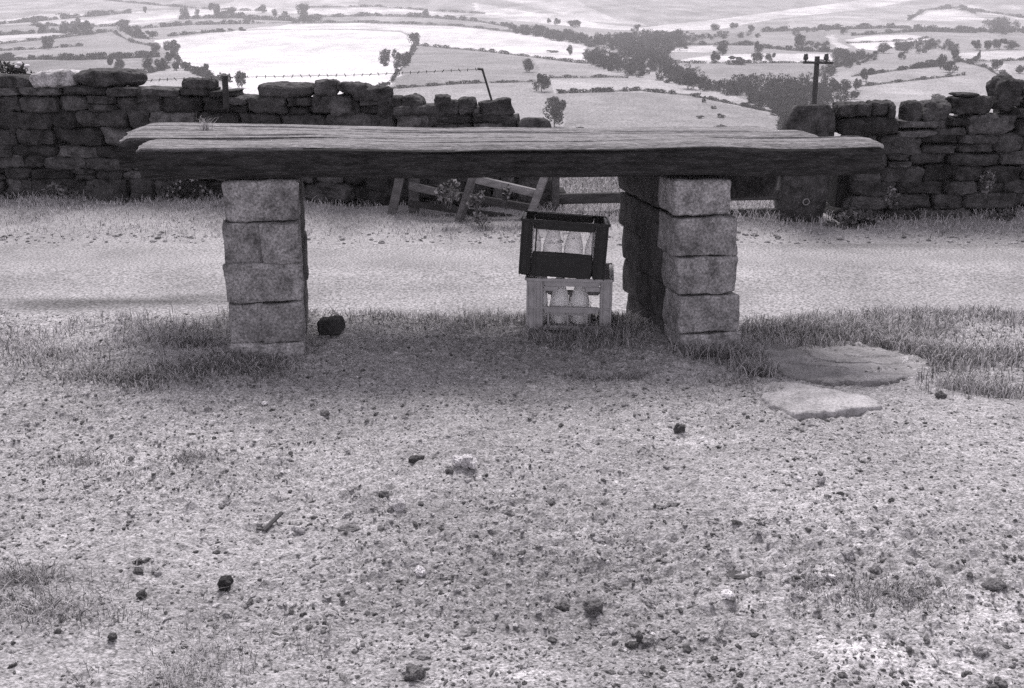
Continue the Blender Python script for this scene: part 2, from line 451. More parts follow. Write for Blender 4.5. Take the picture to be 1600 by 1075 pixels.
FIELDS = [  # albedo, outline in photograph pixels (unprojected on to the ground)
    (.37, [(-60, -14), (420, -14), (330, 12), (200, 20), (60, 30), (-60, 36)]),
    (.60, [(-60, 36), (20, 30), (60, 22), (130, 22), (205, 19), (330, 12), (480, 9), (480, 20), (280, 30), (240, 36), (170, 40), (60, 36), (0, 40)]),
    (.50, [(420, -14), (900, -14), (1010, 40), (900, 32), (700, 26), (480, 12), (330, 12)]),
    (.33, [(560, -8), (760, -6), (880, 22), (720, 18), (560, 8)]),
    (.60, [(480, 11), (660, 15), (720, 24), (660, 25), (480, 22)]),
    (.62, [(740, 4), (860, 24), (960, 40), (1040, 44), (1060, 50), (960, 46), (860, 38), (740, 24)]),
    (.34, [(880, -10), (1250, -14), (1240, 8), (1130, 30), (1020, 36), (960, 30)]),
    (.62, [(1010, 42), (1120, 30), (1240, 14), (1360, -2), (1480, -10), (1360, 14), (1220, 28), (1120, 46), (1040, 48)]),
    (.42, [(1230, 30), (1380, 10), (1500, 5), (1660, 10), (1660, 50), (1400, 44), (1230, 46)]),
    (.58, [(1415, 31), (1450, 17), (1490, 14), (1520, 22), (1535, 30), (1480, 33)]),
    (.55, [(1500, 3), (1540, 14), (1600, 26), (1660, 34), (1660, 40), (1590, 30), (1510, 14)]),
    # mid slopes
    (.27, [(-60, 41), (60, 38), (170, 42), (240, 40), (220, 46), (130, 50), (60, 50), (-60, 56)]),
    (.52, [(-60, 58), (80, 51), (170, 49), (90, 60), (-60, 72)]),
    (.30, [(-60, 74), (175, 50), (205, 66), (240, 74), (252, 90), (-60, 94)]),
    (.23, [(-60, 97), (150, 94), (215, 108), (180, 124), (-60, 130)]),
    (.27, [(150, 94), (250, 90), (268, 100), (215, 122)]),
    (.36, [(205, 128), (245, 112), (275, 106), (320, 120), (400, 140), (300, 170), (180, 160)]),
    (.36, [(208, 47), (300, 40), (420, 36), (460, 40), (340, 47), (245, 60), (215, 56)]),
    (.72, [(243, 63), (300, 55), (365, 48), (470, 46), (560, 47), (622, 50), (648, 60), (646, 74), (636, 90), (625, 112), (612, 132), (560, 150), (420, 160), (330, 120), (285, 108), (272, 84)]),
    (.66, [(380, 46), (450, 38), (560, 36), (720, 42), (840, 56), (915, 72), (918, 99), (830, 88), (740, 77), (655, 71), (648, 58), (625, 48), (560, 45)]),
    (.27, [(650, 73), (740, 79), (830, 91), (845, 110), (838, 128), (720, 130), (614, 138), (628, 112), (640, 90)]),
    (.36, [(832, 92), (920, 101), (960, 112), (985, 121), (866, 122), (848, 118)]),
    (.40, [(862, 124), (985, 122), (1070, 131), (1150, 150), (1225, 178), (1200, 176), (1080, 150), (1000, 143), (872, 146)]),
    (.275, [(872, 148), (1000, 144), (1080, 152), (1160, 170), (1240, 186), (1230, 222), (860, 222), (880, 190), (862, 170)]),
    (.33, [(560, 150), (614, 140), (720, 132), (838, 130), (858, 170), (870, 222), (700, 230), (560, 190)]),
    # right hand side
    (.24, [(985, 62), (1080, 54), (1180, 50), (1200, 70), (1110, 72), (1040, 84)]),
    (.30, [(1180, 52), (1260, 62), (1240, 80), (1170, 72)]),
    (.58, [(1062, 74), (1110, 71), (1130, 76), (1110, 82), (1050, 80)]),
    (.62, [(1030, 102), (1060, 94), (1110, 86), (1200, 84), (1300, 84), (1304, 97), (1180, 98), (1090, 99)]),
    (.27, [(1025, 110), (1060, 102), (1180, 100), (1304, 99), (1330, 108), (1280, 124), (1200, 122), (1130, 126), (1090, 122)]),
    (.23, [(1240, 55), (1290, 52), (1300, 74), (1260, 80)]),
    (.52, [(1292, 56), (1304, 54), (1312, 66), (1328, 74), (1316, 78), (1300, 68)]),
    (.68, [(1322, 62), (1360, 56), (1420, 54), (1458, 59), (1440, 64), (1400, 67), (1410, 70), (1370, 79), (1340, 76)]),
    (.33, [(1450, 50), (1540, 52), (1560, 60), (1500, 78), (1460, 68)]),
    (.29, [(1560, 54), (1660, 50), (1660, 78), (1570, 74)]),
    (.50, [(1490, 84), (1560, 80), (1660, 78), (1660, 94), (1540, 96), (1490, 94)]),
    (.31, [(1330, 102), (1420, 95), (1480, 98), (1440, 108), (1340, 120)]),
    (.36, [(1340, 122), (1440, 110), (1500, 100), (1545, 108), (1510, 118), (1400, 128), (1345, 136)]),
    (.40, [(1290, 150), (1345, 138), (1400, 130), (1510, 120), (1550, 112), (1580, 150), (1560, 190), (1290, 190)]),
    (.47, [(1540, 96), (1575, 100), (1580, 130), (1570, 160), (1550, 140), (1560, 116)]),
    (.42, [(1575, 98), (1660, 96), (1660, 130), (1580, 128)]),
]
def in_poly(px, py, poly):
    ins = np.zeros(px.shape, bool)
    n = len(poly)
    for a in range(n):
        x0, y0 = poly[a]; x1, y1 = poly[(a + 1) % n]
        c = ((y0 > py) != (y1 > py))
        if y0 != y1:
            ins ^= c & (px < (x1 - x0) * (py - y0) / (y1 - y0) + x0)
    return ins

def densify(pts, step=25):
    o = []
    for a in range(len(pts)):
        p, q = np.array(pts[a], float), np.array(pts[(a + 1) % len(pts)], float)
        n = max(1, int(np.linalg.norm(q - p) // step))
        o += [tuple(p + (q - p) * k / n) for k in range(n)]
    return o

wx = 4 * vnoise(TX / 25, TY / 25, seed=51); wy = 6 * vnoise(TX / 25, TY / 25, seed=52)
tt = 0.24 + 0.05 * fbm(TX / 90, TY / 90, oct=4, seed=53)
for alb, poly in FIELDS:
    alb = alb * (.72 if alb < .45 else .80)
    P = hit(*zip(*densify(poly)), rmin=100)[:, :2]
    box_m = (TX > P[:, 0].min() - 8) & (TX < P[:, 0].max() + 8) & (TY > P[:, 1].min() - 8) & (TY < P[:, 1].max() + 8)
    idx = np.nonzero(box_m)
    ins = in_poly(TX[idx] + wx[idx] * .5, TY[idx] + wy[idx] * .5, P)
    mott = 1 + 0.17 * fbm(TX[idx] / 22, TY[idx] / 40, oct=3, seed=54)
    vals = tt[idx]; vals[ins] = (alb * mott)[ins]; tt[idx] = vals
moor = sstep(TY, 950, 1300)
tt = tt * (1 + moor * 0.30 * fbm(TX / 30, TY / 60, oct=4, seed=55))
tt = np.where(RRR < 60, 0.22 + 0.04 * fbm(TX, TY, oct=3, seed=56), tt)
V = np.stack([TX, TY, TZ], -1).reshape(-1, 3)
ny, nx = TX.shape
i = np.arange(ny - 1)[:, None] * nx + np.arange(nx - 1)[None]
me = mk_mesh('terrain', V, [np.stack([i, i + 1, i + nx + 1, i + nx], -1).reshape(-1, 4)], np.clip(tt, .05, .8).reshape(-1), True, [m_terr])
terr = bpy.data.objects.new('terrain', me); col.objects.link(terr); tag(terr, kind='structure')

# ------------------------------------------------------------------ far trees, hedges, woods
def leaf_quads(P, size, tone, up_bias=0.0):
    """one leaf clump (a small bent quad) at every point"""
    n = len(P)
    a = rng.normal(size=(n, 3)); a /= np.linalg.norm(a, axis=1)[:, None]
    b = rng.normal(size=(n, 3)); b -= a * (a * b).sum(1)[:, None]; b /= np.linalg.norm(b, axis=1)[:, None]
    s = (np.asarray(size) * rng.uniform(.6, 1.3, n))[:, None]
    V = np.stack([P - a * s, P + b * s * .7, P + a * s, P - b * s * .7], 1).reshape(-1, 3)
    q = np.arange(4 * n).reshape(n, 4)
    return V, [q], np.repeat(tone, 4)

def crown_points(n, seed, lobes=9, flat=1.0):
    """points spread through an uneven crown of unit size: x, y in -.5...5, z in 0..1"""
    g_ = np.random.default_rng(seed)
    c = g_.normal(size=(lobes, 3)); c /= np.linalg.norm(c, axis=1)[:, None]
    c = c * g_.uniform(.16, .40, (lobes, 1)); c[:, 2] = c[:, 2] * flat + .56
    rad = g_.uniform(.12, .28, lobes)
    k = g_.integers(0, lobes, n)
    d = g_.normal(size=(n, 3)); d /= np.linalg.norm(d, axis=1)[:, None]
    P = c[k] + d * (rad[k] * g_.uniform(.45, 1.05, n))[:, None]
    lo, hi = P.min(0), P.max(0)
    P[:, :2] = (P[:, :2] - (lo[:2] + hi[:2]) / 2) / (hi[:2] - lo[:2]).max()
    P[:, 2] = .04 + .96 * (P[:, 2] - lo[2]) / (hi[2] - lo[2])
    return P

def crown_mesh(name, n, seed, lobes, base, leaf=.05):
    P = crown_points(n, seed, lobes)
    g_ = np.random.default_rng(seed + 50)
    tone = base * g_.uniform(.6, 1.5, n)
    V, q, t = leaf_quads(P, np.full(n, leaf), tone)
    return mk_mesh(name, V, q, t, False, [m_leaf])

CROWNS = [crown_mesh('crown', 2200, s, l, b, .042) for s, l, b in ((1, 9, .050), (2, 12, .055), (3, 7, .06), (4, 14, .05), (5, 10, .065))]
BUSHES = [crown_mesh('foliage', 1300, s, l, b, .05) for s, l, b in ((11, 6, .055), (12, 9, .06), (13, 7, .07))]
mb = MB(); mb.add(*bar((0, 0, -.08), (0.01, 0, .45), .055, .055, segs=3, cs=7, k=2, taper=.6))
mb.add(*bar((0, 0, .3), (.16, .04, .62), .03, .03, segs=2, cs=5, k=2, taper=.5))
mb.add(*bar((0, 0, .33), (-.15, -.05, .64), .028, .028, segs=2, cs=5, k=2, taper=.5))
TRUNK = mb.build('trunk', m_bark, me_only=True)

def far_tree(u, v, wpx, hpx, label, group=None, bush=False, seed=[0]):
    seed[0] += 1
    p = hit1(u, v, rmin=60)
    s = px_m(p)
    W, H = wpx / s, hpx / s / math.cos(R(3))
    k = seed[0]
    e = empty('bush' if bush else 'tree', p, label, 'bush' if bush else 'tree', group)
    e.rotation_euler[2] = (k * 2.4) % 6.28
    e.scale = (W * 1.15, W * 1.15, H * 1.06)
    me = (BUSHES if bush else CROWNS)[k % (3 if bush else 5)]
    o = bpy.data.objects.new('foliage' if bush else 'crown', me); col.objects.link(o); o.parent = e
    if bush: o.location[2] = -.12
    else:
        t = bpy.data.objects.new('trunk', TRUNK); col.objects.link(t); t.parent = e
    return e

TREES = [
 (76, 77, 18, 18, 'round tree standing alone in the grey pasture at far left'),
 (68, 52, 16, 13, 'pale loose tree in the rough strip at far left, left of the dark pair'),
 (102, 53, 15, 13, 'left one of two dark touching trees on the far left hillside'),
 (116, 53, 14, 13, 'right one of two dark touching trees beside the largest dark tree on the left hillside'),
 (135, 54, 21, 20, 'largest dark round tree on the left hillside, next to the dark touching pair'),
 (195, 41, 16, 10, 'low spreading tree at the top corner of the left lane'),
 (238, 60, 16, 11, 'flat-topped tree at the bottom of the hedge left of the big white hayfield'),
 (244, 83, 14, 15, 'small tree at the left corner of the big white hayfield'),
 (268, 83, 25, 19, 'spreading tree with two lobes on the left edge of the big white hayfield'),
 (321, 118, 15, 17, 'small dark tree on the white hayfield edge above the flat capstone'),
 (378, 137, 18, 24, 'upright tree just right of the wooden stake on the left wall'),
 (183, 113, 22, 21, 'dark tree behind the big flat capstone of the left wall'),
 (232, 112, 17, 23, 'tall left tree of the thicket below the white hayfield corner'),
 (252, 110, 18, 18, 'pale middle tree of the thicket below the white hayfield corner'),
 (264, 98, 18, 15, 'upper right tree of the thicket below the white hayfield corner'),
 (276, 110, 14, 12, 'lowest right tree of the thicket below the white hayfield corner'),
 (336, 27, 16, 20, 'tallest tree of the row above the hayfield at upper left'),
 (362, 26, 17, 14, 'open tree just right of the tallest one in the upper left row'),
 (289, 27, 13, 14, 'thin tree left of the tallest one in the upper left row'),
 (308, 24, 8, 9, 'tiny tree in the upper left row beside the tallest one'),
 (227, 20, 8, 9, 'tiny lone tree on the pale upper left slope'),
 (122, 38, 8, 9, 'tiny tree on the white strip above the dark touching pair'),
 (410, 20, 12, 12, 'small faint tree highest on the slope left of centre'),
 (430, 27, 9, 12, 'narrow dark tree in the scrub above the white hayfield'),
 (445, 25, 9, 7, 'little round tree between the narrow dark one and the broad one above the hayfield'),
 (474, 26, 22, 19, 'broad tree at the right end of the scrub above the white hayfield'),
 (646, 71, 20, 18, 'umbrella-shaped tree at the top right corner of the big white hayfield'),
 (665, 26, 9, 11, 'tiny tree on the high field wall above the umbrella-shaped tree'),
 (827, 113, 20, 20, 'pale wispy tree at the top of the tree line in the centre field'),
 (846, 143, 24, 26, 'dark lumpy tree in the middle of the tree line down the centre field'),
 (865, 170, 20, 18, 'small dark tree just above the largest one of the centre tree line'),
 (866, 198, 32, 38, 'largest dark tree at the foot of the tree line in the centre field'),
 (890, 86, 8, 15, 'tiny thin tree in the white field left of the stream wood'),
 (858, 36, 8, 7, 'tiny tree on the pale slope above the wooded band'),
 (870, 39, 10, 10, 'small tree on the pale slope above the wooded band'),
 (897, 43, 20, 11, 'wide low tree on the pale slope above the wooded band'),
 (995, 49, 9, 10, 'pointed tree sticking up from the top of the stream wood'),
 (1128, 86, 15, 18, 'upper round tree on the white strip right of the stream wood'),
 (1118, 97, 16, 16, 'lower round tree on the white strip right of the stream wood'),
 (1184, 84, 15, 18, 'tall tree above the trio on the white strip left of the pole'),
 (1182, 98, 18, 15, 'left tree on the lower edge of the white strip left of the pole'),
 (1203, 97, 14, 13, 'right tree on the lower edge of the white strip left of the pole'),
 (1117, 48, 15, 10, 'pale tree at the foot of the moor right of the stream wood'),
 (1147, 45, 13, 9, 'dark little tree at the foot of the moor right of the stream wood'),
 (1174, 50, 12, 10, 'rightmost small tree of three at the foot of the moor'),
 (1075, 139, 30, 26, 'big rounded tree at the lower tip of the stream wood'),
 (1353, 127, 17, 19, 'lone round tree in the striped fields right of the pole'),
 (1321, 143, 18, 18, 'round tree at the right end of the wood behind the pole'),
 (1339, 141, 12, 17, 'slim tree at the right end of the wood behind the pole'),
 (1526, 78, 17, 14, 'left one of two round trees joined on the far right fields'),
 (1542, 78, 15, 14, 'right one of two round trees joined on the far right fields'),
 (1561, 77, 20, 15, 'dark spreading tree on the far right fields'),
 (1581, 77, 20, 13, 'lower tree at the far right end of the far fields'),
 (1470, 108, 13, 22, 'leaning feathery tree on the lane right of the pole'),
 (1484, 113, 24, 15, 'broad dark tree beside the leaning feathery tree'),
 (1491, 95, 15, 18, 'pale upright tree behind the leaning feathery tree'),
 (1558, 110, 17, 15, 'upper tree beside the bright lane above the right wall'),
 (1567, 127, 15, 17, 'lower tree beside the bright lane above the right wall'),
 (1592, 115, 16, 12, 'small tree cut by the right edge of the photo above the wall'),
 (1409, 93, 11, 11, 'little dark tree on the bare slope right of the pole'),
 (1248, 75, 17, 20, 'dark tree at the left of the grey knoll beyond the pole'),
 (1318, 54, 12, 11, 'small tree above the bright bend of the lane'),
 (1381, 83, 18, 15, 'dark tree at the left end of the copse under the white patch'),
 (1522, 97, 13, 9, 'low tree on the white strip at far right'),
 (1529, 95, 5, 15, 'very thin tall tree on the white strip at far right'),
 (1335, 155, 14, 12, 'dark tree low down between the pole and the right wall'),
]
for t in TREES: far_tree(*t)
BUSH = [
 (345, 50, 14, 6, 'left one of three low bushes on the top edge of the white hayfield'),
 (361, 49, 11, 5, 'middle one of three low bushes on the top edge of the white hayfield'),
 (378, 48, 12, 6, 'right one of three low bushes on the top edge of the white hayfield'),
 (598, 142, 26, 15, 'grey bush behind the right end of the flat capstones'),
 (864, 82, 18, 4, 'long low bush in the white field left of the stream wood'),
 (1150, 101, 28, 14, 'wide bush on the lower edge of the white strip right of the stream wood'),
 (902, 213, 26, 15, 'pale round bush behind the timber top, first right of the left gatepost'),
 (958, 215, 32, 16, 'dark round bush behind the middle of the timber top'),
 (998, 215, 20, 8, 'low scrubby bush right of the dark round one behind the timber top'),
 (1083, 215, 28, 16, 'grey rounded bush left of the biggest one behind the timber top'),
 (1118, 214, 33, 21, 'biggest bush at the foot of the centre field'),
 (1155, 211, 22, 11, 'small bush just right of the biggest one at the foot of the field'),
 (1183, 211, 22, 11, 'small bush nearest the dark bush by the stone gatepost'),
 (1229, 210, 28, 26, 'dark tall bush left of the stone gatepost top'),
 (1100, 160, 6, 11, 'tiny upright thorn on the hedge across the centre field'),
 (1126, 184, 11, 7, 'dark gorse bush on the centre field slope'),
 (1094, 185, 11, 5, 'low flat gorse bush on the centre field slope'),
 (1115, 170, 9, 5, 'upper gorse bush on the centre field slope'),
 (1572, 146, 30, 18, 'dark bush just behind the right wall under the lane'),
 (1470, 165, 36, 18, 'pale bush rising behind the upright stones of the right wall'),
]
for t in BUSH: far_tree(*t, bush=True)

def hedge(pts, hpx, label, base=.045, gap=.05, seed=[0]):
    seed[0] += 1
    us = []
    for a in range(len(pts) - 1):
        n = max(2, int(abs(pts[a + 1][0] - pts[a][0]) + abs(pts[a + 1][1] - pts[a][1])) // 3)
        t = np.linspace(0, 1, n, endpoint=False)
        us.append(np.stack([pts[a][0] + (pts[a + 1][0] - pts[a][0]) * t, pts[a][1] + (pts[a + 1][1] - pts[a][1]) * t], 1))
    us = np.concatenate(us)
    P = hit(us[:, 0], us[:, 1], rmin=60)
    s = FPX / ((P - CP) @ F_)
    H = (hpx * 1.2 + 1.2) / s
    hh = H * (0.75 + 0.45 * vnoise(np.arange(len(P)) * .35, np.zeros(len(P)), seed=seed[0] + 60))
    keep = vnoise(np.arange(len(P)) * .6, np.zeros(len(P)), seed=seed[0] + 90) > (-1 + gap * 2)
    pts3 = []; sz = []
    for k in range(len(P) - 1):
        if not keep[k]: continue
        d = P[k + 1] - P[k]
        nq = 60
        t = rng.uniform(0, 1.2, nq)[:, None]
        q = P[k] + d * t
        r_ = hh[k]
        q = q + rng.normal(size=(nq, 3)) * np.array([.25, .25, 0]) * r_
        q[:, 2] += rng.uniform(-.1, 1, nq) * r_
        pts3.append(q); sz.append(np.full(nq, r_ * .2))
    Q = np.concatenate(pts3); sz = np.concatenate(sz)
    tone = base * rng.uniform(.6, 1.5, len(Q))
    V, q, t = leaf_quads(Q, sz, tone)
    o = MB().add(V, q, t).build('hedge', m_leaf)
    tag(o, label, 'hedge')

HEDGES = [
 ([(-10, 96), (60, 93), (120, 94), (252, 89)], 7, 'thick dark hedge across the left pasture above the wall'),
 ([(-10, 70), (80, 61), (178, 49)], 3, 'thin hedge along the lower side of the white strip at far left'),
 ([(-10, 80), (60, 77), (132, 72)], 3, 'short thin hedge ending inside the left pasture'),
 ([(-10, 56), (80, 51), (150, 54)], 4, 'hedge under the dark touching trees at far left'),
 ([(175, 50), (205, 66), (242, 73)], 3, 'thin hedge on the lower side of the left lane'),
 ([(190, 46), (212, 58), (236, 62)], 8, 'bushy hedge on the upper side of the left lane'),
 ([(205, 46), (300, 39), (400, 37)], 4, 'hedge above the narrow grey field left of the white hayfield'),
 ([(262, 57), (325, 51), (345, 50)], 3, 'dark dashed hedge on the top left edge of the white hayfield'),
 ([(-10, 39), (60, 33), (140, 26), (207, 20)], 5, 'ragged hedge under the upper left hillside'),
 ([(50, 40), (120, 42), (200, 41)], 5, 'rough hedge between the dark touching trees and the upper hillside'),
 ([(270, 86), (285, 106), (316, 119), (362, 129)], 7, 'hedge curving down the left edge of the white hayfield'),
 ([(200, 122), (230, 115), (268, 106)], 7, 'hedge at the foot of the thicket below the hayfield corner'),
 ([(400, 37), (560, 35), (660, 38), (720, 41), (800, 50)], 2, 'thin field wall line over the top of the white hayfields'),
 ([(470, 28), (580, 25), (660, 27), (740, 33), (800, 43)], 4, 'dark field boundary high above the white hayfields'),
 ([(380, 30), (470, 33), (505, 32)], 6, 'band of scrub under the broad tree above the hayfield'),
 ([(280, 30), (340, 28), (385, 28)], 6, 'band of scrub under the tallest tree of the upper left row'),
 ([(480, 12), (590, 11), (660, 16), (760, 22)], 2, 'faint high boundary on the moor above the hayfields'),
 ([(160, 0), (240, 8), (330, 15), (420, 18)], 2, 'faint boundary slanting down the upper left hillside'),
 ([(648, 71), (760, 81), (900, 98), (940, 101)], 3, 'dark boundary along the top of the grey centre field'),
 ([(648, 72), (638, 98), (622, 114), (611, 130)], 5, 'hedge running down from the umbrella-shaped tree'),
 ([(612, 139), (720, 131), (836, 128)], 3, 'thin hedge across the centre between the wall and the tree line'),
 ([(858, 122), (960, 121), (985, 122)], 3, 'short dark hedge right of the tree line in the centre'),
 ([(868, 146), (1000, 142), (1080, 150), (1150, 164), (1212, 177)], 4, 'long hedge over the brow of the large centre field'),
 ([(880, 214), (960, 216), (1120, 216), (1220, 211)], 4, 'low hedge along the foot of the large centre field'),
 ([(1030, 102), (1062, 99), (1180, 99), (1304, 98)], 3, 'dark hedge under the white strip left of the pole'),
 ([(1040, 76), (1080, 70), (1180, 71)], 4, 'hedge above the small white patch right of the stream wood'),
 ([(1190, 75), (1250, 80), (1330, 82)], 5, 'hedge running behind the top of the pole'),
 ([(1322, 68), (1400, 65), (1458, 59)], 2, 'thin line across the white patch at right'),
 ([(1330, 120), (1420, 108), (1480, 101)], 4, 'upper hedge of the striped fields right of the pole'),
 ([(1340, 136), (1400, 129), (1510, 117)], 3, 'lower thin hedge of the striped fields right of the pole'),
 ([(1190, 50), (1300, 46), (1400, 44), (1530, 50), (1610, 50)], 5, 'ragged hedge along the foot of the moor at right'),
 ([(1330, 56), (1440, 49), (1530, 52)], 4, 'hedge above the white patch at right'),
 ([(1490, 96), (1560, 96), (1610, 94)], 3, 'hedge under the white strip at far right'),
 ([(1500, 96), (1540, 106), (1566, 122)], 4, 'hedge slanting down to the bright lane'),
 ([(1420, 32), (1446, 16), (1500, 12), (1525, 22)], 4, 'hedge over the rounded white field at upper right'),
 ([(1500, 15), (1560, 22), (1610, 30)], 4, 'hedge below the pale track at upper right'),
 ([(1420, 108), (1470, 103), (1500, 96)], 7, 'scrubby hedge under the little dark tree right of the pole'),
]
for h_ in HEDGES: hedge(*h_)

def wood(poly, n, cw, ch, name='wood', base=.05):
    xs_ = [p[0] for p in poly]; ys_ = [p[1] for p in poly]
    us = []
    while len(us) < n:
        u = rng.uniform(min(xs_), max(xs_), 200); v = rng.uniform(min(ys_), max(ys_), 200)
        ok = in_poly(u, v, poly)
        us += list(zip(u[ok], v[ok]))
    us = np.array(us[:n])
    P = hit(us[:, 0], us[:, 1], rmin=60)
    b = MB()
    for k in range(n):
        s = px_m(P[k]); f = rng.uniform(.7, 1.25)
        q = crown_points(420, 1000 + k, 7) * np.array([cw / s * f, cw / s * f, ch / s * f])
        q[:, 2] -= .10 * ch / s * f
        V, qq, t = leaf_quads(q + P[k], np.full(420, .06 * ch / s), base * rng.uniform(.8, 1.25) * rng.uniform(.6, 1.5, 420))
        b.add(V, qq, t)
    return tag(b.build(name, m_leaf), kind='stuff')

wood([(918, 92), (945, 74), (985, 60), (1060, 60), (1066, 80), (1040, 96), (1075, 116), (1096, 136), (1040, 130), (960, 113), (925, 104)], 150, 20, 17)
wood([(1140, 142), (1180, 136), (1250, 138), (1316, 140), (1320, 160), (1292, 176), (1256, 204), (1234, 204), (1216, 184), (1165, 158)], 110, 24, 24)
wood([(800, 47), (870, 56), (920, 64), (1000, 58), (1070, 58), (1060, 64), (985, 70), (925, 74), (860, 62), (800, 52)], 130, 17, 14)
wood([(1310, 100), (1290, 88), (1330, 86), (1390, 88), (1330, 104), (1300, 118), (1280, 132), (1270, 122)], 55, 14, 12)
wood([(1382, 84), (1400, 74), (1490, 68), (1496, 80), (1440, 84)], 36, 15, 12)
wood([(1080, 126), (1140, 138), (1160, 152), (1100, 144)], 22, 18, 16)
wood([(1050, 62), (1110, 58), (1190, 52), (1190, 58), (1110, 66), (1060, 72)], 26, 13, 9, base=.06)
wood([(584, 92), (600, 90), (636, 92), (637, 104), (620, 110), (600, 104)], 16, 16, 16)
wood([(1530, 48), (1545, 36), (1610, 38), (1610, 52), (1560, 54)], 26, 16, 12)
wood([(1230, 50), (1300, 44), (1310, 46), (1240, 56)], 10, 10, 8, base=.06)
wood([(1240, 72), (1290, 64), (1296, 76), (1250, 82)], 14, 12, 9, base=.06)
wood([(1250, 178), (1240, 200), (1215, 206), (1222, 190)], 10, 18, 16)
wood([(60, 50), (100, 44), (160, 44), (100, 50)], 10, 10, 6, base=.07)

# ------------------------------------------------------------------ telegraph pole
pb = at_y(1275, 165, 48.0); pt = at_y(1277, 88, 48.0)
zb = float(ground_z(pb[0], pb[1]))
e = empty('telegraph_pole', (pb[0], 48, zb), 'dark wooden telegraph pole with one short crossarm beyond the wall', 'pole')
MB().add(*bar((pb[0], 48, zb - .3), pt, .27, .27, segs=8, cs=14, k=2, taper=.85, rough=.02)).build('pole', m_pole, e, True)
ca, cb_ = at_y(1255, 97.5, 47.8), at_y(1302, 98.5, 47.8)
arm = MB().add(*bar(ca, cb_, .10, .11, segs=2)).build('crossarm', m_pole, e)
for u in (1258.5, 1290.5):
    q = at_y(u, 96.5, 47.8)
    MB().add(*lathe(q, [(.001, 0), (.035, 0), (.035, .06), (.11, .10), (.12, .2), (.09, .26), (.10, .32), (.06, .36), (.001, .37)], 14)).build('insulator', m_ceramic, e, True)

# ------------------------------------------------------------------ dry stone walls
WL = [(-11.0, 10.7), (-5.6, 10.15), (0.0, 9.62)]
WR = [(3.02, 9.05), (5.2, 9.25), (11.0, 9.7)]
def wall_y(path, x):
    return float(np.interp(x, [p[0] for p in path], [p[1] for p in path]))

def pxbox(path, x0, x1, y0, y1):
    """photograph box -> centre, width, height on the wall's face"""
    Yw = wall_y(path, (0.5 * (x0 + x1) - 800) / 160.0)
    a, b = at_y(x0, y1, Yw), at_y(x1, y0, Yw)
    return 0.5 * (a + b), b[0] - a[0], b[2] - a[2]

def dry_wall(path, x_start, x_end, top_fn, seed):
    random.seed(seed)
    b = MB()
    slope = math.atan2(path[1][1] - path[0][1], path[1][0] - path[0][0])
    z0 = -0.62
    z = z0
    while z < 1.2:
        h = random.choice((.11, .14, .16, .18, .2)) * random.uniform(.9, 1.1)
        x = x_start + random.uniform(-.1, .1)
        while x < x_end:
            L = random.uniform(.16, .48) * (1.2 if h > .15 else 1)
            if x + L > x_end: L = max(.14, x_end - x)
            xc = x + L / 2
            yc = wall_y(path, xc)
            zt = top_fn(xc)
            hz = min(h, zt - z)
            if hz > .045:
                nsub = 2 if (random.random() < .18 and L < .4) else 1
                for s_ in range(nsub):
                    hh = hz / nsub
                    dep = random.uniform(.34, .44)
                    V, f = stone((xc, yc + dep / 2 - .03 + random.uniform(-.035, .035), z + hh * (s_ + .5) + random.uniform(-.012, .012)),
                                 (L * 1.0, dep, hh * 1.03), k=random.uniform(4, 10), rough=.105, n=8, freq=3.0, yaw=slope + random.uniform(-.05, .05), roll=random.uniform(-.05, .05))
                    b.add(V, f, random.choice((.45, .6, .8, .9, 1.0, 1.2, 1.7)))
            x += L
        z += h * .97
    # packing inside the lower wall
    n = 24
    for k in range(n):
        xa = x_start + (x_end - x_start) * k / n; xb = x_start + (x_end - x_start) * (k + 1) / n
        zt = min(top_fn(xa), top_fn(xb)) - .22
        ya = wall_y(path, (xa + xb) / 2)
        if zt > z0: b.add(*box(((xa + xb) / 2, ya + .21, (z0 + zt) / 2), (xb - xa + .01, .24, zt - z0)), .4)
    return b

def top_left(x):
    u = 800 + x * 157
    v = np.interp(u, [-600, 0, 60, 120, 220, 340, 420, 500, 600, 660, 720, 770, 810], [135, 138, 137, 136, 138, 139, 153, 153, 154, 164, 172, 180, 184])
    return float(at_y(u, v, wall_y(WL, x))[2])
def top_right(x):
    u = 800 + x * 167
    v = np.interp(u, [1290, 1310, 1390, 1400, 1500, 1560, 1620, 2200], [182, 182, 184, 192, 182, 170, 168, 165])
    return float(at_y(u, v, wall_y(WR, x))[2])

def build_wall(path, xa, xb, top, seed, label, caps, parentname='dry_stone_wall'):
    e = empty(parentname, ((xa + xb) / 2, wall_y(path, (xa + xb) / 2), -.6), label, 'wall')
    dry_wall(path, xa, xb, top, seed).build('masonry', m_wall, e, False)
    for (x0, x1, y0, y1, tone, k, roll, lab) in caps:
        c, wd, ht = pxbox(path, x0, x1, y0, y1)
        dep = max(.26, min(.5, wd * .7))
        b = MB().add(*stone(c + np.array([0, dep * .5 - .03, 0]), (wd, dep, ht * 1.02), k=k * 1.25, rough=.10, n=12, freq=2.8, roll=roll, yaw=random.uniform(-.12, .12)), tone)
        o = b.build('capstone', m_wall, e, False)
        if lab: o['label'] = lab
    return e

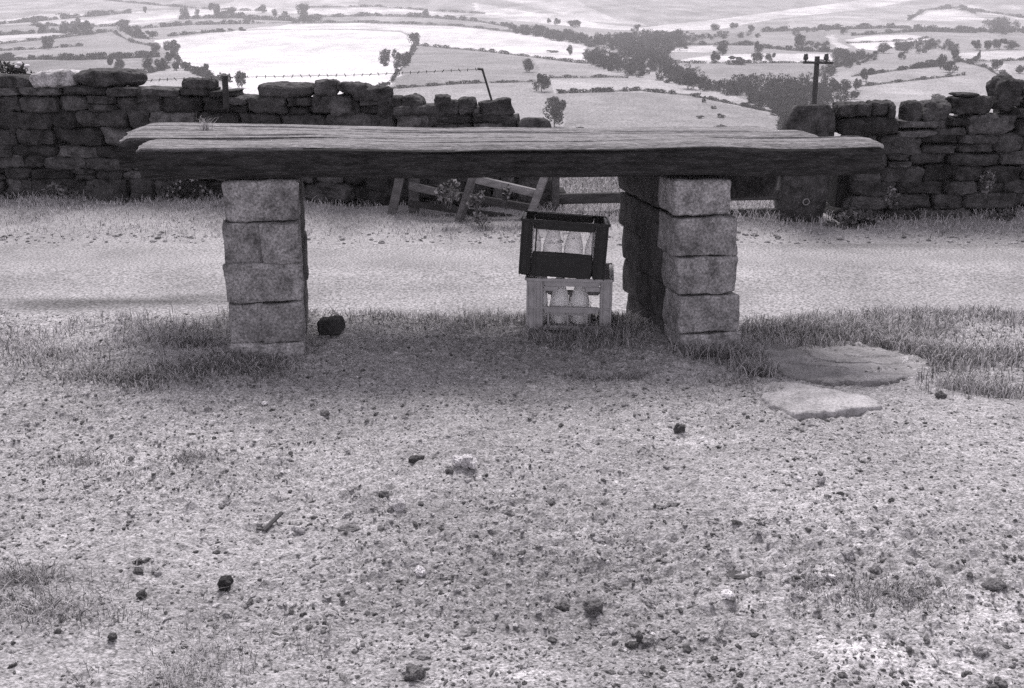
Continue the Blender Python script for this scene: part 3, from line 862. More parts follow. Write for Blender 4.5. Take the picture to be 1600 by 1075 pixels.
CAPL = [
 (-30, 50, 117, 142, 1.0, 4, 0, None), (50, 116, 111, 137, 6.0, 3.5, .05, 'pale lichen-topped capstone'), (114, 212, 110, 136, 1.0, 2.8, 0, 'large dark flat capstone'),
 (282, 335, 123, 140, 1.1, 3.4, 0, None), (398, 486, 131, 154, 1.1, 3.2, 0, 'long flat capstone'), (490, 525, 126, 150, 1.2, 5, 0, None),
 (526, 578, 129, 146, 1.1, 3.2, -.06, None), (549, 612, 137, 158, .9, 5, .03, None), (487, 518, 148, 160, .9, 3, 0, None),
 (513, 550, 147, 181, 1.5, 2.6, 0, 'round stone'), (588, 629, 151, 186, .8, 4, 0, None), (628, 662, 149, 186, .9, 3.4, 0, None),
 (658, 712, 161, 198, .9, 3, .12, None), (679, 702, 150, 166, .8, 5, 0, None), (690, 718, 156, 180, .9, 3, -.2, None), (716, 745, 153, 178, 1.0, 4, .1, None),
 (737, 752, 165, 181, 1.6, 2.5, 0, None), (751, 800, 157, 181, 1.0, 7, -.17 * -1, 'tilted square-cut block'), (751, 798, 179, 204, .8, 7, 0, None),
 (212, 250, 140, 160, 1.0, 4, 0, None),
]
CAPR = [
 (1309, 1364, 162, 183, .9, 6, .02, 'flat square capstone'), (1360, 1388, 159, 182, .8, 3.5, 0, None), (1386, 1402, 158, 190, 1.0, 3, .1, None),
 (1413, 1444, 159, 193, 1.0, 3, .1, 'upright rounded stone'), (1440, 1489, 158, 201, 1.2, 3.4, -.1, 'large upright stone'), (1490, 1550, 151, 178, .7, 6, 0, 'wedge-shaped capstone'),
 (1498, 1532, 146, 151, .6, 5, 0, None), (1554, 1604, 124, 170, .9, 6, 0, 'tall square block'), (1600, 1660, 130, 168, .9, 5, 0, None),
]
build_wall(WL, -10.5, 0.02, top_left, 3, 'long dark dry stone wall with loose flat capstones on the left of the gateway', CAPL)
build_wall(WR, 2.99, 10.5, top_right, 5, 'dark dry stone wall of rounded stones on the right of the gateway', CAPR)

# gateposts
def gatepost(u0, u1, vtop, Yg, label, dep=.32, tone=1.0, yaw=0.0, lean=0.0, k=6, ring=False):
    a, b_ = at_y(u0, vtop, Yg), at_y(u1, vtop, Yg)
    xc = (a[0] + b_[0]) / 2; zb = float(ground_z(xc, Yg)) - .12
    e = empty('gatepost', (xc, Yg, zb + .12), label, 'gatepost')
    MB().add(*stone((xc, Yg + dep / 2, (a[2] + zb) / 2), (b_[0] - a[0], dep, a[2] - zb), k=k, rough=.05, n=20, yaw=yaw, roll=lean, freq=1.0), tone).build('post', m_wall, e, False)
    return e
gatepost(809, 863, 187, 9.5, 'short square stone gatepost at the right end of the long left wall', tone=1.1)
gp = gatepost(1234, 1312, 163, 9.0, 'stout stone gatepost with an iron ring between the gate and the right wall', tone=1.0, k=5)
c = at_y(1259, 315, 8.97)
th = np.linspace(0, 2 * math.pi, 20, endpoint=False)
rb = MB()
for k in range(20):
    p0 = c + np.array([.028 * math.cos(th[k]), -.015, .028 * math.sin(th[k])]); p1 = c + np.array([.028 * math.cos(th[(k + 1) % 20]), -.015, .028 * math.sin(th[(k + 1) % 20])])
    rb.add(*bar(p0, p1, .009, .009, segs=1, cs=6, k=2))
rb.build('iron_ring', M('pale_iron', .2, .3, 20), gp)

# gate between them
def plank(b, p, q, w_, h_, tone=1.0, segs=6):
    b.add(*bar(p, q, w_, h_, segs=segs, rough=.03), tone); return b
ge = empty('wooden_gate', (1.4, 9.25, -.5), 'dark old wooden field gate sagging between the two stone gateposts', 'gate')
for v0, v1, hh in ((268, 262, .11), (311, 303, .10), (344, 338, .16), (362, 357, .09)):
    p, q = at_y(866, v0, 9.4), at_y(1236, v1, 9.12)
    plank(MB(), p, q, .045, hh, .38, 10).build('rail', m_rail, ge)
for u, vt in ((868, 255), (1050, 258), (1231, 250)):
    p, q = at_y(u, vt, 9.36 if u < 900 else 9.2 if u < 1100 else 9.09), at_y(u, 366, 9.36 if u < 900 else 9.2 if u < 1100 else 9.09)
    plank(MB(), q, p, .07, .06, .5).build('stile', m_rail, ge)
plank(MB(), at_y(872, 360, 9.32), at_y(1228, 262, 9.05), .04, .08, .5, 10).build('brace', m_rail, ge)

# collapsed fence leaning by the wall end
fe = empty('broken_fence', (-.3, 9.3, -.5), 'collapsed wooden fence of slanting posts and fallen rails by the wall end', 'fence')
def fpost(u0, v0, u1, v1, Y0, Y1, w_, tone):
    plank(MB(), at_y(u0, v0, Y0), at_y(u1, v1, Y1), w_, w_ * .6, tone * .7).build('post', m_rail, fe)
fpost(612, 336, 632, 246, 9.3, 9.2, .085, 1.0)
fpost(646, 332, 648, 262, 9.35, 9.3, .10, .8)
fpost(716, 350, 744, 262, 9.1, 9.0, .095, 1.2)
fpost(824, 348, 856, 262, 8.95, 8.9, .105, 1.7)
def frail(u0, v0, u1, v1, Y0, Y1, hh, tone):
    plank(MB(), at_y(u0, v0, Y0), at_y(u1, v1, Y1), .05, hh, tone * .7).build('rail', m_rail, fe)
frail(738, 279, 846, 304, 9.05, 8.98, .075, 1.9)
frail(640, 290, 718, 308, 9.28, 9.15, .075, 1.0)
frail(716, 306, 836, 326, 9.18, 9.1, .075, .6)
frail(640, 318, 800, 340, 9.3, 9.2, .06, .4)
# dark backing bank of earth and rubble behind the fence
rb = MB()
for k in range(60):
    u = random.uniform(595, 862); v = random.uniform(284, 340)
    p = at_y(u, v, 9.75)
    rb.add(*stone(p, (random.uniform(.2, .4), .3, random.uniform(.12, .2)), k=3.5, rough=.08, n=5), random.uniform(.4, .8))
re_ = tag(rb.build('rubble_heap', m_wall), 'low dark heap of fallen stones behind the broken fence', 'rubble heap')

# stake, iron rod, barbed wire on the left wall
st = MB().add(*bar(at_y(354, 168, 9.75), at_y(351, 118, 9.75), .055, .05, segs=4, cs=10, k=3), 1).build('wooden_stake', m_pole)
tag(st, 'short dark wooden stake holding the barbed wire on top of the left wall', 'stake')
rod = MB().add(*bar(at_y(771, 166, 9.75), at_y(753.5, 108, 9.75), .022, .022, segs=2, cs=8, k=2), 1)
rod.add(*bar(at_y(755, 108.5, 9.75), at_y(746, 107.5, 9.75), .03, .025, segs=1, cs=8, k=2))
tag(rod.build('iron_rod', m_iron), 'thin leaning iron rod with bent top rising from the tilted block on the left wall', 'rod')
wpts = [at_y(u, v, 9.8) for u, v in ((206, 127), (280, 123), (352, 121), (450, 119), (560, 117), (660, 112.5), (750, 108))]
wb = MB()
for a, b_ in zip(wpts[:-1], wpts[1:]):
    wb.add(*bar(a, b_, .0045, .0045, segs=3, cs=6, k=2))
    n = int(np.linalg.norm(b_ - a) / .075)
    for k in range(n):
        p = a + (b_ - a) * (k + .5) / n
        d = np.array([.012 * random.uniform(-1, 1), 0, .014])
        wb.add(*bar(p - d, p + d, .0075, .0075, segs=1, cs=5, k=2))
tag(wb.build('barbed_wire', m_iron), 'single strand of barbed wire strung above the left wall', 'wire')

# shrub with white flowers behind the wall at far left
p = at_y(26, 135, 10.9)
e = empty('shrub', p, 'dark shrub with three white flower heads behind the wall at far left', 'shrub')
q = crown_points(1500, 77, 12) * np.array([.75, .5, .42]) + p + np.array([0, 0, -.16])
V, qq, t = leaf_quads(q, np.full(1500, .022), .06 * rng.uniform(.6, 1.6, 1500))
MB().add(V, qq, t).build('foliage', m_weed, e)
for u, v in ((30, 99), (27, 104.5), (42, 103.5)):
    f = at_y(u, v, 10.75)
    MB().add(*stone(f, (.055, .05, .035), k=2.2, rough=.12, n=5)).build('flower_head', m_flower, e, True)

# ------------------------------------------------------------------ the stone and timber bench (stand)
YAW = R(3.5)
ex = np.array([math.cos(YAW), math.sin(YAW), 0]); ey = np.array([-math.sin(YAW), math.cos(YAW), 0])
be = empty('stone_bench', (0, 3.55, 0), 'long bench of three bleached old timbers laid across two stone block pillars', 'bench')
def front_y(x): return 3.54 + math.tan(YAW) * x

def timber(x0, x1, back, zb, zt, dep, seed, tone=1.0, lab=None, er0=0.0, er1=0.0, sag=0.0, worn=1.0):
    g_ = np.random.default_rng(seed)
    nl, cs = 230, 168
    hw, hh = dep / 2, (zt - zb) / 2
    per = np.linspace(0, 1, cs, endpoint=False)
    # cross-section walked evenly round a softened rectangle
    th = np.linspace(0, 2 * math.pi, 4000, endpoint=False)
    k = 9.0
    cx = np.sign(np.cos(th)) * np.abs(np.cos(th)) ** (2 / k) * hw; cz = np.sign(np.sin(th)) * np.abs(np.sin(th)) ** (2 / k) * hh
    dl = np.hypot(np.diff(np.append(cx, cx[0])), np.diff(np.append(cz, cz[0]))); s = np.concatenate([[0], np.cumsum(dl)])
    A = np.interp(per * s[-1], s, np.append(cx, cx[0])); B = np.interp(per * s[-1], s, np.append(cz, cz[0]))
    T = np.concatenate([np.linspace(0, .03, 12), np.linspace(.03, .97, nl - 22)[1:-1], np.linspace(.97, 1, 12)])
    Tm, Am = np.meshgrid(T, A, indexing='ij'); _, Bm = np.meshgrid(T, B, indexing='ij')
    L = x1 - x0
    xm = x0 + Tm * L
    s1 = Am * 60; s2 = Bm * 60
    gr = fbm(xm * 1.6 + seed, s1 * .55, s2 * .55, oct=3, seed=seed)
    crack = np.maximum(0, vnoise(xm * .9 + seed, s1 * .95 + .25 * vnoise(xm * 2.5, s1 * 0, seed=4), s2 * .95, seed=seed + 5) - .22)
    topw = sstep(Bm, hh * .3, hh)
    off = .0022 * gr - crack * (.040 * topw + .006)
    bow = .005 * vnoise(xm * 1.1, xm * 0 + seed, seed=seed + 8) + .004 * vnoise(xm * 3, xm * 0 + seed, seed=seed + 9)
    dome = -.006 * (Am / hw) ** 2 * topw                                   # worn crown
    fr = worn * sstep(-Am, hw * .62, hw) * topw * (-.015 + .006 * vnoise(xm * 4, xm * 0, seed=seed + 3))   # worn front edge
    nrmA = np.sign(Am) * np.abs(Am / hw) ** 6; nrmB = np.sign(Bm) * np.abs(Bm / hh) ** 6
    ln = np.sqrt(nrmA ** 2 + nrmB ** 2) + 1e-6
    Aq = Am + off * nrmA / ln + .003 * vnoise(xm * 2, Bm * 30, seed=seed + 21) * np.sign(Am)
    Bq = Bm + off * nrmB / ln + bow + dome + fr
    e0 = 1 - sstep(Tm * L, 0, .03 + er0); e1 = 1 - sstep((1 - Tm) * L, 0, .03 + er1)
    en = np.maximum(e0, e1)
    Bq = Bq - np.maximum(Bq, 0) / hh * (en ** 2) * (.010 + .02 * (er0 * e0 + er1 * e1) / .1)
    Aq = Aq * (1 - .04 * en ** 2)
    xq = xm + en ** 2 * .012 * vnoise(Am * 40 + seed, Bm * 40, seed=seed + 13)
    base = np.array([0, 3.54, 0])
    V = base + ex * xq[..., None] + ey * (back + hw + Aq)[..., None] + np.array([0, 0, 1.0]) * (zb + hh + Bq)[..., None]
    V[..., 2] -= sag * sstep(xq, x0, x1 * .4)
    V = V.reshape(-1, 3)
    i = (np.arange(len(T) - 1)[:, None] * cs + np.arange(cs)[None]); j = (np.arange(len(T) - 1)[:, None] * cs + (np.arange(cs)[None] + 1) % cs)
    q = np.stack([i, i + cs, j + cs, j], -1).reshape(-1, 4)
    c0, c1 = len(V), len(V) + 1
    V = np.concatenate([V, [V[:cs].mean(0)], [V[-cs:].mean(0)]])
    t3 = [[c0, a, (a + 1) % cs] for a in range(cs)] + [[c1, (len(T) - 1) * cs + (a + 1) % cs, (len(T) - 1) * cs + a] for a in range(cs)]
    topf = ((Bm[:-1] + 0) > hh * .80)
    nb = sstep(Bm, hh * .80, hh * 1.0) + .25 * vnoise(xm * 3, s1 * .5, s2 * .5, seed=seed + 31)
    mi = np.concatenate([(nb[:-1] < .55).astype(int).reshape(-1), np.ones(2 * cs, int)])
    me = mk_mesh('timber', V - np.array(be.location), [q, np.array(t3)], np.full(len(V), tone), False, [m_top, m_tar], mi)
    o = bpy.data.objects.new('timber', me); col.objects.link(o); o.parent = be
    if lab: o['label'] = lab
    return o
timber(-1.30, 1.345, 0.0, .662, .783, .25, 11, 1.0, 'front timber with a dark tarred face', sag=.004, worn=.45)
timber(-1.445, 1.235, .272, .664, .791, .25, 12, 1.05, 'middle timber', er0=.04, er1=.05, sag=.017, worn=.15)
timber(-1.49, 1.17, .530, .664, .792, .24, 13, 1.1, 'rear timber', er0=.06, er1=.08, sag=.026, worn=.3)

PYAW = R(9)
pdir = np.array([-math.sin(PYAW), math.cos(PYAW), 0])
def pillar(courses, depth, gap, label, yaw, side_tone=1.0):
    pe = bpy.data.objects.new('pillar', None); col.objects.link(pe); pe.parent = be
    pe['label'] = label
    p0 = None
    pd = np.array([-math.sin(yaw), math.cos(yaw), 0])
    for ci, (x0, x1, y0, y1, split, tone) in enumerate(courses):
        xm = (0.5 * (x0 + x1) - 800) / 440
        Yf = front_y(xm) + .012 + (.012 if ci == 0 else 0) - .006 * ci
        segs = [(x0, x1)] if split is None else [(x0, split), (split, x1)]
        for (a, b) in segs:
            pa, pb_ = at_y(a, y1, Yf), at_y(b, y0, Yf)
            wd, ht = pb_[0] - pa[0] - (.0005 if split is None else gap), pb_[2] - pa[2] - .001
            c = .5 * (pa + pb_)
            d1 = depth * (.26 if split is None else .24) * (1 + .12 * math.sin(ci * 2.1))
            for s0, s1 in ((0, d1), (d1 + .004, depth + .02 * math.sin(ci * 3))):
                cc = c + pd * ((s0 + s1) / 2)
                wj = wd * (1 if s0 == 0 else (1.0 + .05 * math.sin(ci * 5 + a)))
                o = MB().add(*stone(cc, (wj, s1 - s0, ht), k=28 if ci else 14, rough=.034, n=20, yaw=yaw, seed=ci * 31 + int(a) + int(s0 * 100), freq=2.4), tone * random.uniform(.88, 1.12) * (1 if s0 == 0 else .28)).build('stone_block', m_stone, None, True)  # rear blocks darker: shade under the bench painted into their tone
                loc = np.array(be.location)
                o.data.transform(__import__('mathutils').Matrix.Translation([-float(v) for v in loc]))
                o.parent = pe
    return pe
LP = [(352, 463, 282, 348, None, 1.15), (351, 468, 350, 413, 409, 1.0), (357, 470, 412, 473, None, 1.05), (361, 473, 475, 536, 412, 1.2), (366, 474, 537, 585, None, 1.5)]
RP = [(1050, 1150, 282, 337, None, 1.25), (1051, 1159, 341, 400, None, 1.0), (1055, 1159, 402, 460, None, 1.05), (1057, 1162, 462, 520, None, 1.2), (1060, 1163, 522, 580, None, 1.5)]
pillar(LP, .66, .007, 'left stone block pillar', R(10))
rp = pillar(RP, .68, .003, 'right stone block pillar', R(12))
# bearer stub showing behind the right pillar
c0, c1 = at_y(1100, 281, 4.05), at_y(1212, 311, 4.05)
o = MB().add(*stone(((c0[0] + c1[0]) / 2, 4.12, .58), (c1[0] - c0[0], .2, .15), k=8, rough=.03, n=8), .22).build('bearer', m_stone, None, False)
o.data.transform(__import__('mathutils').Matrix.Translation([-float(v) for v in be.location])); o.parent = be

# ------------------------------------------------------------------ milk crates and bottles
def bottle_mat(name, clear):
    m = bpy.data.materials.new(name); m.use_nodes = True
    N = m.node_tree.nodes; L = m.node_tree.links
    p = N['Principled BSDF']; p.inputs['Base Color'].default_value = (.95, .94, .95, 1); p.inputs['Roughness'].default_value = .15
    t = N.new('ShaderNodeBsdfTranslucent'); t.inputs[0].default_value = (1, .99, 1, 1)
    x1 = N.new('ShaderNodeMixShader'); x1.inputs[0].default_value = .75 if clear else .45
    L.new(p.outputs[0], x1.inputs[1]); L.new(t.outputs[0], x1.inputs[2])
    q = N.new('ShaderNodeBsdfTransparent'); q.inputs[0].default_value = (.965, .96, .965, 1)
    lw = N.new('ShaderNodeLayerWeight'); lw.inputs[0].default_value = .35
    tc = N.new('ShaderNodeTexCoord'); mp = N.new('ShaderNodeMapping'); mp.inputs['Scale'].default_value = (260, 260, 6)
    no = N.new('ShaderNodeTexNoise'); no.inputs['Scale'].default_value = 1; no.inputs['Detail'].default_value = 2
    L.new(tc.outputs['Object'], mp.inputs[0]); L.new(mp.outputs[0], no.inputs['Vector'])
    ad = N.new('ShaderNodeMath'); ad.operation = 'MULTIPLY_ADD'; ad.inputs[1].default_value = .6; L.new(no.outputs[0], ad.inputs[0])
    L.new(lw.outputs['Facing'], ad.inputs[2])
    mr = N.new('ShaderNodeMapRange'); mr.inputs['From Min'].default_value = .3; mr.inputs['From Max'].default_value = 1.3
    mr.inputs['To Min'].default_value = .28 if clear else .93; mr.inputs['To Max'].default_value = .8 if clear else 1
    L.new(ad.outputs[0], mr.inputs[0])
    x2 = N.new('ShaderNodeMixShader'); L.new(mr.outputs[0], x2.inputs[0]); L.new(q.outputs[0], x2.inputs[1]); L.new(x1.outputs[0], x2.inputs[2])
    L.new(x2.outputs[0], N['Material Output'].inputs[0])
    return m
m_clear = bottle_mat('clear_bottle_glass', True); m_milky = bottle_mat('milky_bottle_glass', False)
BOT = [(.001, .0), (.030, .0), (.0355, .006), (.0365, .02), (.0365, .098), (.0335, .118), (.0265, .148), (.0195, .175), (.0155, .192), (.0175, .197), (.0175, .207), (.015, .209), (.001, .209)]
BOT = [(r_ * 1.06, z_ * .88) for r_, z_ in BOT]

def rot_fn(c, yaw, roll, pitch=0.0):
    cp, sp = math.cos(pitch), math.sin(pitch)
    cy, sy, cr, sr = math.cos(yaw), math.sin(yaw), math.cos(roll), math.sin(roll)
    def f(V):
        V = np.asarray(V, float)
        V = np.stack([V[:, 0], V[:, 1] * cp + V[:, 2] * sp, -V[:, 1] * sp + V[:, 2] * cp], 1)
        V = np.stack([V[:, 0] * cr - V[:, 2] * sr, V[:, 1], V[:, 0] * sr + V[:, 2] * cr], 1)
        V = np.stack([V[:, 0] * cy - V[:, 1] * sy, V[:, 0] * sy + V[:, 1] * cy, V[:, 2]], 1)
        return V + np.asarray(c, float)
    return f

def rbox(b, tf, x0, x1, y0, y1, z0, z1, tone=1.0, n=3, k=14):
    V, f = stone(((x0 + x1) / 2, (y0 + y1) / 2, (z0 + z1) / 2), (x1 - x0, y1 - y0, z1 - z0), k=k, rough=0.0, n=n)
    b.add(tf(V), f, tone)

def crate(name, c, yaw, roll, W, D, H, mat, label, style):
    e = empty('milk_crate', c, label, 'crate', None)
    tf = rot_fn(c, yaw, roll, R(4) if style == 'dark' else 0)
    t = .012
    hw = W / 2
    def wallset(b, front):
        ysgn = -1 if front else 1
        ya, yb = (0, t) if front else (D - t, D)
        if style == 'light':
            rbox(b, tf, -hw, -hw + .068, ya, yb, 0, H); rbox(b, tf, hw - .048, hw, ya, yb, 0, H)
            rbox(b, tf, -hw + .068, hw - .048, ya, yb, H - .031, H)
            rbox(b, tf, -hw + .068, -hw + .125, ya, yb, H - .050, H - .031); rbox(b, tf, hw - .105, hw - .048, ya, yb, H - .050, H - .031)
            rbox(b, tf, -hw + .068, hw - .048, ya - .003, yb, .073, .097)
            rbox(b, tf, -hw + .068, hw - .048, ya, yb, 0, .018)
            for xx in (-hw + .088, -hw + .165, hw - .098): rbox(b, tf, xx - .0035, xx + .0035, ya + .002, yb, .018, .073)
            for xx in (-hw + .126, hw - .14):                                   # small curved brackets under the mid bar
                for s in (-1, 1): rbox(b, tf, min(xx, xx + s * .03), max(xx, xx + s * .03), ya + .003, yb, .062, .0735)
        else:
            rbox(b, tf, -hw, -hw + .045, ya, yb, 0, H); rbox(b, tf, hw - .05, hw, ya, yb, 0, H)
            rbox(b, tf, -hw + .045, hw - .05, ya, yb, H - (.036 if front else .030), H); rbox(b, tf, -hw + .045, hw - .05, ya, yb, 0, .098 if front else .04)
    b = MB(); wallset(b, True); b.build('front_panel', mat, e, False)
    b = MB(); wallset(b, False); b.build('back_panel', mat, e, False)
    for s in (-1, 1):
        b = MB()
        xa, xb = (-hw - .001, -hw + t) if s < 0 else (hw - t, hw + .001)
        rbox(b, tf, xa, xb, t, D - t, 0, .095); rbox(b, tf, xa, xb, t, D - t, H - .05, H)
        rbox(b, tf, xa, xb, t, t + .05, .095, H - .05); rbox(b, tf, xa, xb, D - t - .05, D - t, .095, H - .05)
        b.build('side_panel', mat, e, False)
    b = MB()
    for k in range(9):
        xx = -hw + .02 + (W - .04) * k / 8; rbox(b, tf, xx - .005, xx + .005, t, D - t, .004, .014)
    for k in range(1, 6):
        yy = D * k / 6; rbox(b, tf, -hw + t, hw - t, yy - .005, yy + .005, .005, .0125)
    b.build('base', mat, e, False)
    b = MB()
    for k in (1, 2, 3): rbox(b, tf, -hw + W * k / 4 - .0025, -hw + W * k / 4 + .0025, t, D - t, .02, .04 if style == 'dark' else .05)
    b.build('divider', mat, e, False)
    # rim and corner ribs
    b = MB()
    rbox(b, tf, -hw - .006, hw + .006, -.006, 0, H - .010, H + .002); rbox(b, tf, -hw - .006, hw + .006, D, D + .006, H - .010, H + .002)
    rbox(b, tf, -hw - .006, -hw, 0, D, H - .010, H + .002); rbox(b, tf, hw, hw + .006, 0, D, H - .010, H + .002)
    for xx in (-hw + .004, -hw + .035, -hw + .060, hw - .040, hw - .004):
        rbox(b, tf, xx - .003, xx + .003, -.005, 0, 0, H - .012)
    if style == 'light': rbox(b, tf, -hw, hw, -.005, 0, .090, .096)
    b.build('rim', mat, e, False)
    return e, tf

p = hit1(888, 523)
cl = np.array([at_y(888, 523, 3.80)[0], 3.80, 0.0]); cl[2] = float(ground_z(cl[0], cl[1] + .1)) + .002
ce, tfl = crate('lower', cl, R(-5), 0.0, .338, .29, .211, m_crategrey, 'pale grey plastic milk crate on the grass under the bench, below the dark one', 'light')
cu = cl + np.array([-.018, -.008, .206])
cu[0] = at_y(877, 430, 3.79)[0]
ROLL = R(-3.6)
cu[2] += .338 / 2 * abs(math.sin(ROLL)) + .002
ue, tfu = crate('upper', cu, R(-3), ROLL, .338, .28, .219, m_cratedark, 'dark plastic milk crate tilted on top of the pale grey crate', 'dark')

def bottle(tf, x, y, z, label, mat):
    V, f = lathe((x, y, z), BOT, 24)
    base = tf(np.array([[x, y, z]]))[0]
    o = empty_mesh = MB().add(tf(V) - base, f, 1.0).build('milk_bottle', mat, None, True)
    o.location = [float(v) for v in base]
    tag(o, label, 'bottle', 'milk bottles in the crates')
colx = [-.338 / 2 + .338 * (k + .5) / 4 for k in range(4)]
bottle(tfl, colx[0] + .002, .07, .015, 'leftmost bottle in the pale grey lower crate, mostly hidden by its corner post', m_milky)
bottle(tfl, colx[1] + .004, .07, .015, 'left one of the two clear bottles at the middle of the pale lower crate', m_milky)
bottle(tfl, colx[2], .07, .015, 'right one of the two clear bottles at the middle of the pale lower crate', m_milky)
for k, nm in enumerate(('first bottle from the left', 'second bottle from the left', 'third bottle from the left', 'last bottle on the right')):
    bottle(tfu, colx[k], .15, .015, nm + ' in the dark upper crate', m_clear)

# ------------------------------------------------------------------ loose stones and slabs on the ground
def rock(u, v, wpx, hpx, tone, label, k=2.3, flat=1.0, n=6, roll=0.0, name='stone', cat='stone', rough=.24, smooth=False, dep=None, m=None, yaw=None):
    p = hit1(u, v); s = px_m(p)
    W, H = wpx / s * .92, hpx / s * .95
    D = dep if dep else max(H * 1.3, W * random.uniform(.35, .6))
    zz = float(ground_z(p[0], p[1]) + micro(np.array(p[0]), np.array(p[1])))
    tone = tone * 1.45 + .01 if tone < .2 else min(.72, tone * 1.3)
    b = MB().add(*stone((0, D * .3, H * .36), (W, D, H * 1.05), k=k, rough=rough, n=n, roll=roll, yaw=random.uniform(-.4, .4) if yaw is None else yaw), tone)
    o = b.build(name, m or m_clod, None, smooth)
    o.location = (float(p[0]), float(p[1]), zz)
    return tag(o, label, cat)

rock(515, 522, 40, 25, .03, 'dark angular rock on the grass lip just right of the left pillar', k=7, rough=.07, roll=.12, dep=.09)
ROCKS = [
 (649, 722, 27, 9, .05, 'flat dark stone lying left of the whitish lump in mid ground'),
 (726, 735, 40, 22, .42, 'whitish crumbly lump in the middle of the bare ground'),
 (702, 741, 13, 9, .08, 'small dark stone touching the lower left of the whitish lump'),
 (620, 797, 27, 17, .36, 'pale rounded stone below a small dark one left of centre'),
 (600, 777, 17, 9, .09, 'small dark stone just above the pale rounded stone'),
 (792, 807, 24, 11, .13, 'flat grey stone right of the straws near the middle'),
 (860, 784, 19, 9, .10, 'small dark clod with a pale edge right of centre'),
 (351, 928, 24, 25, .025, 'upright black lump on the bare ground at lower left'),
 (222, 940, 14, 13, .05, 'small black stone left of the upright black lump'),
 (216, 902, 20, 8, .06, 'flat dark clod near the two black stones at left'),
 (217, 886, 12, 9, .06, 'little round dark stone above the flat clod at left'),
 (655, 896, 19, 12, .5, 'small white stone left of the lower middle'),
 (647, 1066, 27, 20, .09, 'large dark rounded clod at the bottom edge left of centre'),
 (1138, 943, 17, 14, .65, 'bright white round pebble right of the lower middle'),
 (1556, 920, 40, 13, .10, 'long flat dark stone near the right edge'),
 (1063, 678, 18, 12, .05, 'dark pointed stone on the pale dust right of centre'),
 (928, 965, 34, 20, .08, 'cluster-like dark clod in the lower middle right'),
 (879, 948, 22, 12, .07, 'dark rounded clod left of the cluster-like one'),
 (988, 1013, 24, 10, .05, 'flat black clod below the cluster-like dark one'),
 (1012, 1010, 20, 13, .11, 'grey clod with an upright edge beside the flat black clod'),
 (1000, 1008, 10, 16, .06, 'thin upright black shard between two clods at lower right'),
 (1566, 1073, 26, 14, .10, 'dark rounded stone in the bottom right corner'),
 (1533, 1027, 28, 12, .22, 'grey stone with a pale top near the bottom right corner'),
 (1370, 891, 20, 12, .13, 'grey rounded stone on the right, above the grass patch'),
 (1326, 873, 22, 12, .25, 'pale flat stone up left of the grey rounded one on the right'),
 (1284, 757, 14, 11, .30, 'small pale stone right of the white chip'),
 (1250, 752, 10, 6, .65, 'tiny white chip on the ground right of centre'),
 (508, 651, 15, 9, .10, 'small dark stone in the shade edge left of centre'),
 (1470, 622, 14, 10, .08, 'dark pebble right of the pale slab beside the grass'),
 (1160, 899, 60, 6, .06, 'long thin dark ridge of clods right of centre'),
 (1435, 898, 15, 8, .5, 'small pale pebble above the long flat dark stone'),
 (545, 836, 34, 9, .10, 'low dark crusted clod left of the middle'),
 (175, 1008, 14, 10, .05, 'round dark pebble in the dry grass at lower left'),
 (1300, 905, 12, 8, .55, 'small white pebble left of the grey rounded stone'),
 (468, 840, 20, 11, .33, 'pale flat stone right of the fallen twig'),
]
for r_ in ROCKS: rock(*r_)
# twig
p, q = hit1(412, 836), hit1(441, 818)
tw = MB().add(*bar(p + [0, 0, .012], q + [0, 0, .03], .012, .010, segs=5, cs=7, k=2, rough=.1), 1).build('twig', m_bark)
tag(tw, 'short dark twig lying on the bare ground at left', 'twig')

def slab(outline, thick, tone, label, tilt=0.0, seed=1, lift=.0):
    P = hit(*zip(*outline))
    c = P.mean(0)
    # rings from the middle to the rim, then over the edge
    th = np.arctan2(P[:, 1] - c[1], P[:, 0] - c[0]); od = np.argsort(th); P = P[od]; th = th[od]
    tt_ = np.linspace(-math.pi, math.pi, 120, endpoint=False)
    rad = np.interp(tt_, np.concatenate([th - 2 * math.pi, th, th + 2 * math.pi]), np.tile(np.hypot(P[:, 0] - c[0], P[:, 1] - c[1]), 3))
    rad = rad * (1 + .07 * vnoise(tt_ * 4, tt_ * 0, seed=seed) + .04 * vnoise(tt_ * 11, tt_ * 0, seed=seed + 1))
    fr = [.02] + list(np.linspace(.1, .94, 22)) + [.96, .985, 1.0, 1.012, 1.02]
    zz = [1] * 23 + [.92, .75, .45, .05, -.8]
    V = []
    for f, z in zip(fr, zz):
        x = c[0] + np.cos(tt_) * rad * f; y = c[1] + np.sin(tt_) * rad * f
        lay = .008 * np.floor(2.2 * (vnoise(x * 3, y * 5, seed=seed + 4) + 1)) * .55
        h = thick * z + (lay + .006 * fbm(x * 10, y * 10, oct=3, seed=seed + 2)) * (z > 0) + tilt * (y - c[1])
        V.append(np.stack([x, y, ground_z(x, y) + lift + h], 1))
    n = 120
    V = np.concatenate(V)
    q = []
    for i_ in range(len(fr) - 1):
        for j_ in range(n):
            a, b = i_ * n + j_, i_ * n + (j_ + 1) % n
            q.append([a, b, b + n, a + n])
    cap = np.array([[j_ for j_ in range(n)]])
    o = MB().add(V - c, [np.array(q), cap], tone).build('stone_slab', m_slab, None, False)
    o.location = [float(v) for v in c]
    return tag(o, label, 'slab')
slab([(1182, 548), (1215, 540), (1260, 552), (1300, 546), (1345, 546), (1400, 556), (1442, 570), (1446, 588), (1400, 596), (1340, 602), (1270, 596), (1225, 582), (1192, 566)], .007, .26,
     'flat grey stone slab sunk in the grass right of the bench', seed=3)
